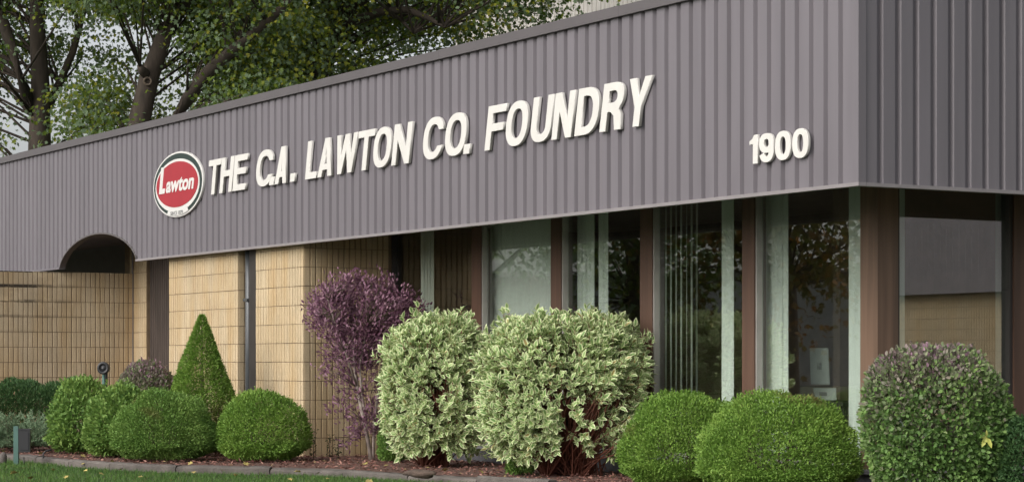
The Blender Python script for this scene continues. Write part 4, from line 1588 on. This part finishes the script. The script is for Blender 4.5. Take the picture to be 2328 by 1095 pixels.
# ------------------------------------------------------------------ things mirrored by the glass, left of the picture
def simple_tree(label, x, y, h, cr, m, seed, low=.15, n=90):
    r = random.Random(seed)
    b = Vector((x, y, -.06))
    lim = [([b, b + Vector((.1, 0, h * .3)), b + Vector((0, .2, h * .6)), b + Vector((.2, .1, h * .92))], [.28, .22, .15, .04])]
    for i in range(6):
        an = r.uniform(0, 6.28)
        s0 = b + Vector((0, 0, h * r.uniform(.25, .6)))
        lim.append(([s0, s0 + Vector((math.cos(an) * cr * .5, math.sin(an) * cr * .5, h * .12)), s0 + Vector((math.cos(an) * cr * .8, math.sin(an) * cr * .8, h * .22))], [.1, .07, .03]))
    cl = []
    while len(cl) < n:
        d = Vector((r.gauss(0, 1), r.gauss(0, 1), r.gauss(0, 1))).normalized() * r.random() ** .4
        cl.append(b + Vector((d.x * cr, d.y * cr, h * (low + (1 - low) * (.5 + .5 * d.z)))))
    maple('maple_tree', label, b, lim, cl, 120, .17, m, seed, (1.3, 1.3, .8), 'trees across the lawn to the left', .15)


simple_tree('orange-tinged tree left of the lawn, seen mirrored in the corner window', -31.5, 31.5, 9.5, 3.8, LM['maple_o'], 101, low=.08, n=75)
simple_tree('green tree left of the lawn, mirrored beside the orange one', -33.5, 36.5, 9.0, 3.6, LM['maple'], 102, low=.08, n=75)
simple_tree('green tree farthest left of the lawn, mirrored in the middle windows', -36, 42.7, 10.5, 3.0, LM['maple'], 103, low=.42, n=55)
far = thing('flat_roofed_building', 'distant flat roofed grey building left of the picture, mirrored in the second window', 'building', (-85, 72, -.06))
vs_ = [Vector((-85 + a_, 72 + b_, z)) for z in (-.06, 5.0) for a_, b_ in ((-6, -24), (6, -26), (8, 24), (-4, 26))]
mk('wall', vs_, [(0, 3, 2, 1), (4, 5, 6, 7), (0, 1, 5, 4), (1, 2, 6, 5), (2, 3, 7, 6), (3, 0, 4, 7)], M['far_wall'], far)
vs_ = [Vector((-85 + a_, 72 + b_, z)) for z in (5.01, 5.25) for a_, b_ in ((-6.3, -24.3), (6.3, -26.3), (8.3, 24.3), (-4.3, 26.3))]
mk('roof', vs_, [(0, 3, 2, 1), (4, 5, 6, 7), (0, 1, 5, 4), (1, 2, 6, 5), (2, 3, 7, 6), (3, 0, 4, 7)], M['cap'], far)

# ------------------------------------------------------------------ garden lamps
g0 = ground_at(37, 1056, -.06)
fl = thing('box_floodlight', 'dark box floodlight on a green post at the lawn edge, far left', 'lamp', g0)


def wbox(name, c, sx, sy, z0, z1, m, parent, rz=0.0):
    R = Matrix.Rotation(rz, 3, 'Z')
    vs_ = [Vector((c.x, c.y, 0)) + R @ Vector((a_ * sx / 2, b_ * sy / 2, 0)) + Vector((0, 0, z)) for z in (z0, z1) for a_, b_ in ((-1, -1), (1, -1), (1, 1), (-1, 1))]
    return mk(name, vs_, [(0, 3, 2, 1), (4, 5, 6, 7), (0, 1, 5, 4), (1, 2, 6, 5), (2, 3, 7, 6), (3, 0, 4, 7)], m, parent)


wbox('post', g0, .05, .05, -.1, .345, M['lamp_green'], fl)
hb = wbox('housing', g0 + Vector((.090, -.01, 0)), .118, .10, .075, .305, M['lamp_black'], fl, .12)
wbox('lid', g0 + Vector((.090, -.01, 0)), .128, .11, .306, .318, M['lamp_black'], hb, .12)
wbox('lens', g0 + Vector((.097, -.064, 0)), .088, .006, .10, .285, M['lamp_black'], hb, .12)
tubes('cable', [([g0 + Vector((.08, 0, .08)), g0 + Vector((.085, -.02, 0.0)), g0 + Vector((.05, -.03, -.05))], [.006] * 3)], M['lamp_black'], fl, 6)
sq = G(236, 25.6)
sl = thing('garden_spotlight', 'round black spotlight on a dark stake before the stained block wall', 'lamp', sq)
tubes('stake', [([sq + Vector((0, 0, -.05)), sq + Vector((0, 0, .5)), sq + Vector((0, 0, .91))], [.024, .022, .018])], M['lamp_green'], sl, 8)
tubes('bracket', [([sq + Vector((.028, -.01, .70)), sq + Vector((.03, -.012, .9)), sq + Vector((.02, -.01, .95))], [.016, .018, .016])], M['lamp_black'], sl, 6)
hc_ = sq + Vector((.012, -.02, .945))
hd = tubes('head', [([hc_ + Vector((-.01, .10, -.02)), hc_ + Vector((0, .05, 0)), hc_ + Vector((0, -.03, .0)), hc_ + Vector((0, -.09, .0))], [.025, .058, .068, .066])], M['lamp_black'], sl, 16)
vs_, fs = [], []
for i in range(20):
    for j in range(8):
        a1, a2 = 2 * math.pi * i / 20, 2 * math.pi * j / 8
        rr_ = .052 + .016 * math.cos(a2)
        vs_.append(hc_ + Vector((rr_ * math.cos(a1), -.095 + .014 * math.sin(a2), rr_ * 1.08 * math.sin(a1))))
for i in range(20):
    for j in range(8):
        fs.append((i * 8 + j, ((i + 1) % 20) * 8 + j, ((i + 1) % 20) * 8 + (j + 1) % 8, i * 8 + (j + 1) % 8))
mk('bezel', vs_, fs, M['lamp_black'], hd, None, True)
tubes('lens', [([hc_ + Vector((0, -.091, 0)), hc_ + Vector((0, -.094, 0))], [.02, .02])], M['lens'], hd, 12)
# cable stub, rock and rotten log on the edging
cq = ground_at(102, 1040, 0)
cbo = tubes('cable_stub', [([cq + Vector((-.01, -.02, -.05)), cq + Vector((-.012, -.02, .05)), cq + Vector((.02, -.02, .075)), cq + Vector((.07, -.01, .085))], [.010] * 4)], M['lamp_black'], None, 7, origin=cq)
tag(cbo, 'short bent black cable end sticking up at the lawn edge', 'cable')


def lump(name, label, cat, c, sx, sy, sz, m, seed, rz=0.0):
    r = np.random.default_rng(seed)
    vs_, fs = [], []
    nu, nv = 14, 8
    R = Matrix.Rotation(rz, 3, 'Z')
    for i in range(nv + 1):
        ph = -math.pi / 2 + math.pi * i / nv
        for j in range(nu):
            an = 2 * math.pi * j / nu
            v = np.array([[math.cos(ph) * math.cos(an), math.cos(ph) * math.sin(an), math.sin(ph)]])
            k = 1 + (.30 if cat == 'log' else .16) * wob(v, 2.5, seed)[0] + .12 * wob(v, 7, seed + 1)[0]
            q = R @ Vector((v[0, 0] * sx * k, v[0, 1] * sy * k, v[0, 2] * sz * k))
            vs_.append(c + q + Vector((0, 0, sz * .7)))
    for i in range(nv):
        for j in range(nu):
            fs.append((i * nu + j, i * nu + (j + 1) % nu, (i + 1) * nu + (j + 1) % nu, (i + 1) * nu + j))
    o = mk(name, vs_, fs, m, None, c, True)
    return tag(o, label, cat)


lump('rotten_log', 'short rotten piece of wood lying on the concrete edging below the variegated shrub', 'log', ground_at(955, 1083, 0) + Vector((0, -.02, .0)), .19, .045, .04, M['wood_log'], 4, -.6)
lump('stone', 'small grey stone on the lawn at the left edge of the picture', 'stone', ground_at(6, 1054, -.06), .045, .045, .07, M['kerb'], 9)

# ------------------------------------------------------------------ grass, mulch, fallen leaves
n = 150000
gx = rng.uniform(-8.0, 2.6, n)
gy = rng.uniform(17.2, 26.0, n)
ok = ~inside(gx, gy, BED) & (np.abs(gx) < gy * .30)
# stay off the edging
kx = np.array([(v.x, v.y) for v in dense])
gx, gy = gx[ok], gy[ok]
keep = np.ones(len(gx), bool)
for i in range(0, len(gx), 4000):
    dd2 = ((gx[i:i + 4000, None] - kx[None, :, 0]) ** 2 + (gy[i:i + 4000, None] - kx[None, :, 1]) ** 2).min(1)
    keep[i:i + 4000] = dd2 > .155 ** 2
gx, gy = gx[keep], gy[keep]
n = len(gx)
gp = np.stack([gx, gy, np.full(n, -.063)], 1)
gd = np.stack([rng.normal(0, .35, n), rng.normal(0, .35, n), np.ones(n)], 1)
go = leaves('grass', gp, gd, rng.normal(size=(n, 3)), rng.uniform(.025, .052, n) * (1 + .25 * wob(gp, 2.0, 3)), .006, 'blade', LM['grass'], None, np.where(rng.random(n) < .03, .7, 0.0), np.clip(.5 + .25 * wob(gp, 1.2, 5) + rng.normal(0, .2, n), 0, 1))
tag(go, 'short mown green grass in front of the concrete edging', 'grass', kind='stuff')
n = 42000
mx_ = rng.uniform(-7.5, 5.5, n)
my_ = rng.uniform(14.5, 27.0, n)
ok = inside(mx_, my_, BED)
mx_, my_ = mx_[ok], my_[ok]
n = len(mx_)
mp_ = np.stack([mx_, my_, rng.uniform(.002, .02, n)], 1)
mo = leaves('mulch', mp_, np.stack([rng.normal(size=n), rng.normal(size=n), rng.normal(0, .25, n)], 1), np.stack([rng.normal(0, .5, n), rng.normal(0, .5, n), np.ones(n)], 1), rng.uniform(.025, .055, n), rng.uniform(.010, .022, n), 'diamond', LM['mulch'], None, np.where(rng.random(n) < .03, .8, 0.0))
tag(mo, 'reddish bark mulch chips covering the planting bed', 'mulch', kind='stuff')

FLV = bpy.data.meshes.new('fallen_leaf')
tv, tf = LEAF['maple']
FLV.from_pydata([(a_ * .075 - .037, b_ * .07, c_ * .12) for a_, b_, c_, _ in tv], [], tf)
FLV.materials.append(M['yellow_leaf'])
spots = [(188, 1053), (345, 1058), (55, 1062), (120, 1066), (195, 1068), (230, 1075), (320, 1082), (70, 1085), (440, 1072), (535, 1078), (150, 1083), (505, 1066), (590, 1064), (627, 1066), (676, 1070), (722, 1074), (30, 1073), (275, 1065), (390, 1090), (745, 1086), (660, 1088), (840, 1092)]
bedspots = [(190, 1035), (197, 1032), (256, 1047), (432, 1052), (350, 1049), (560, 1052), (690, 1047), (880, 1056), (1010, 1066), (1095, 1071), (1230, 1082), (8, 1024), (92, 1028), (830, 1052)]
for z_, lst, lab, grp in ((-.015, spots, 'yellow fallen leaf lying on the mown lawn', 'fallen leaves on the lawn'), (.045, bedspots, 'yellow fallen leaf lying on the reddish mulch', 'fallen leaves on the mulch')):
    for (px, py) in lst:
        o = bpy.data.objects.new('fallen_leaf', FLV)
        link(o, None, ground_at(px, py, z_))
        o.rotation_euler = (random.uniform(-.5, .5), random.uniform(-.5, .5), random.uniform(0, 6.28))
        s = random.uniform(.5, 1.0)
        o.scale = (s, s, s)
        tag(o, lab, 'leaf', grp)
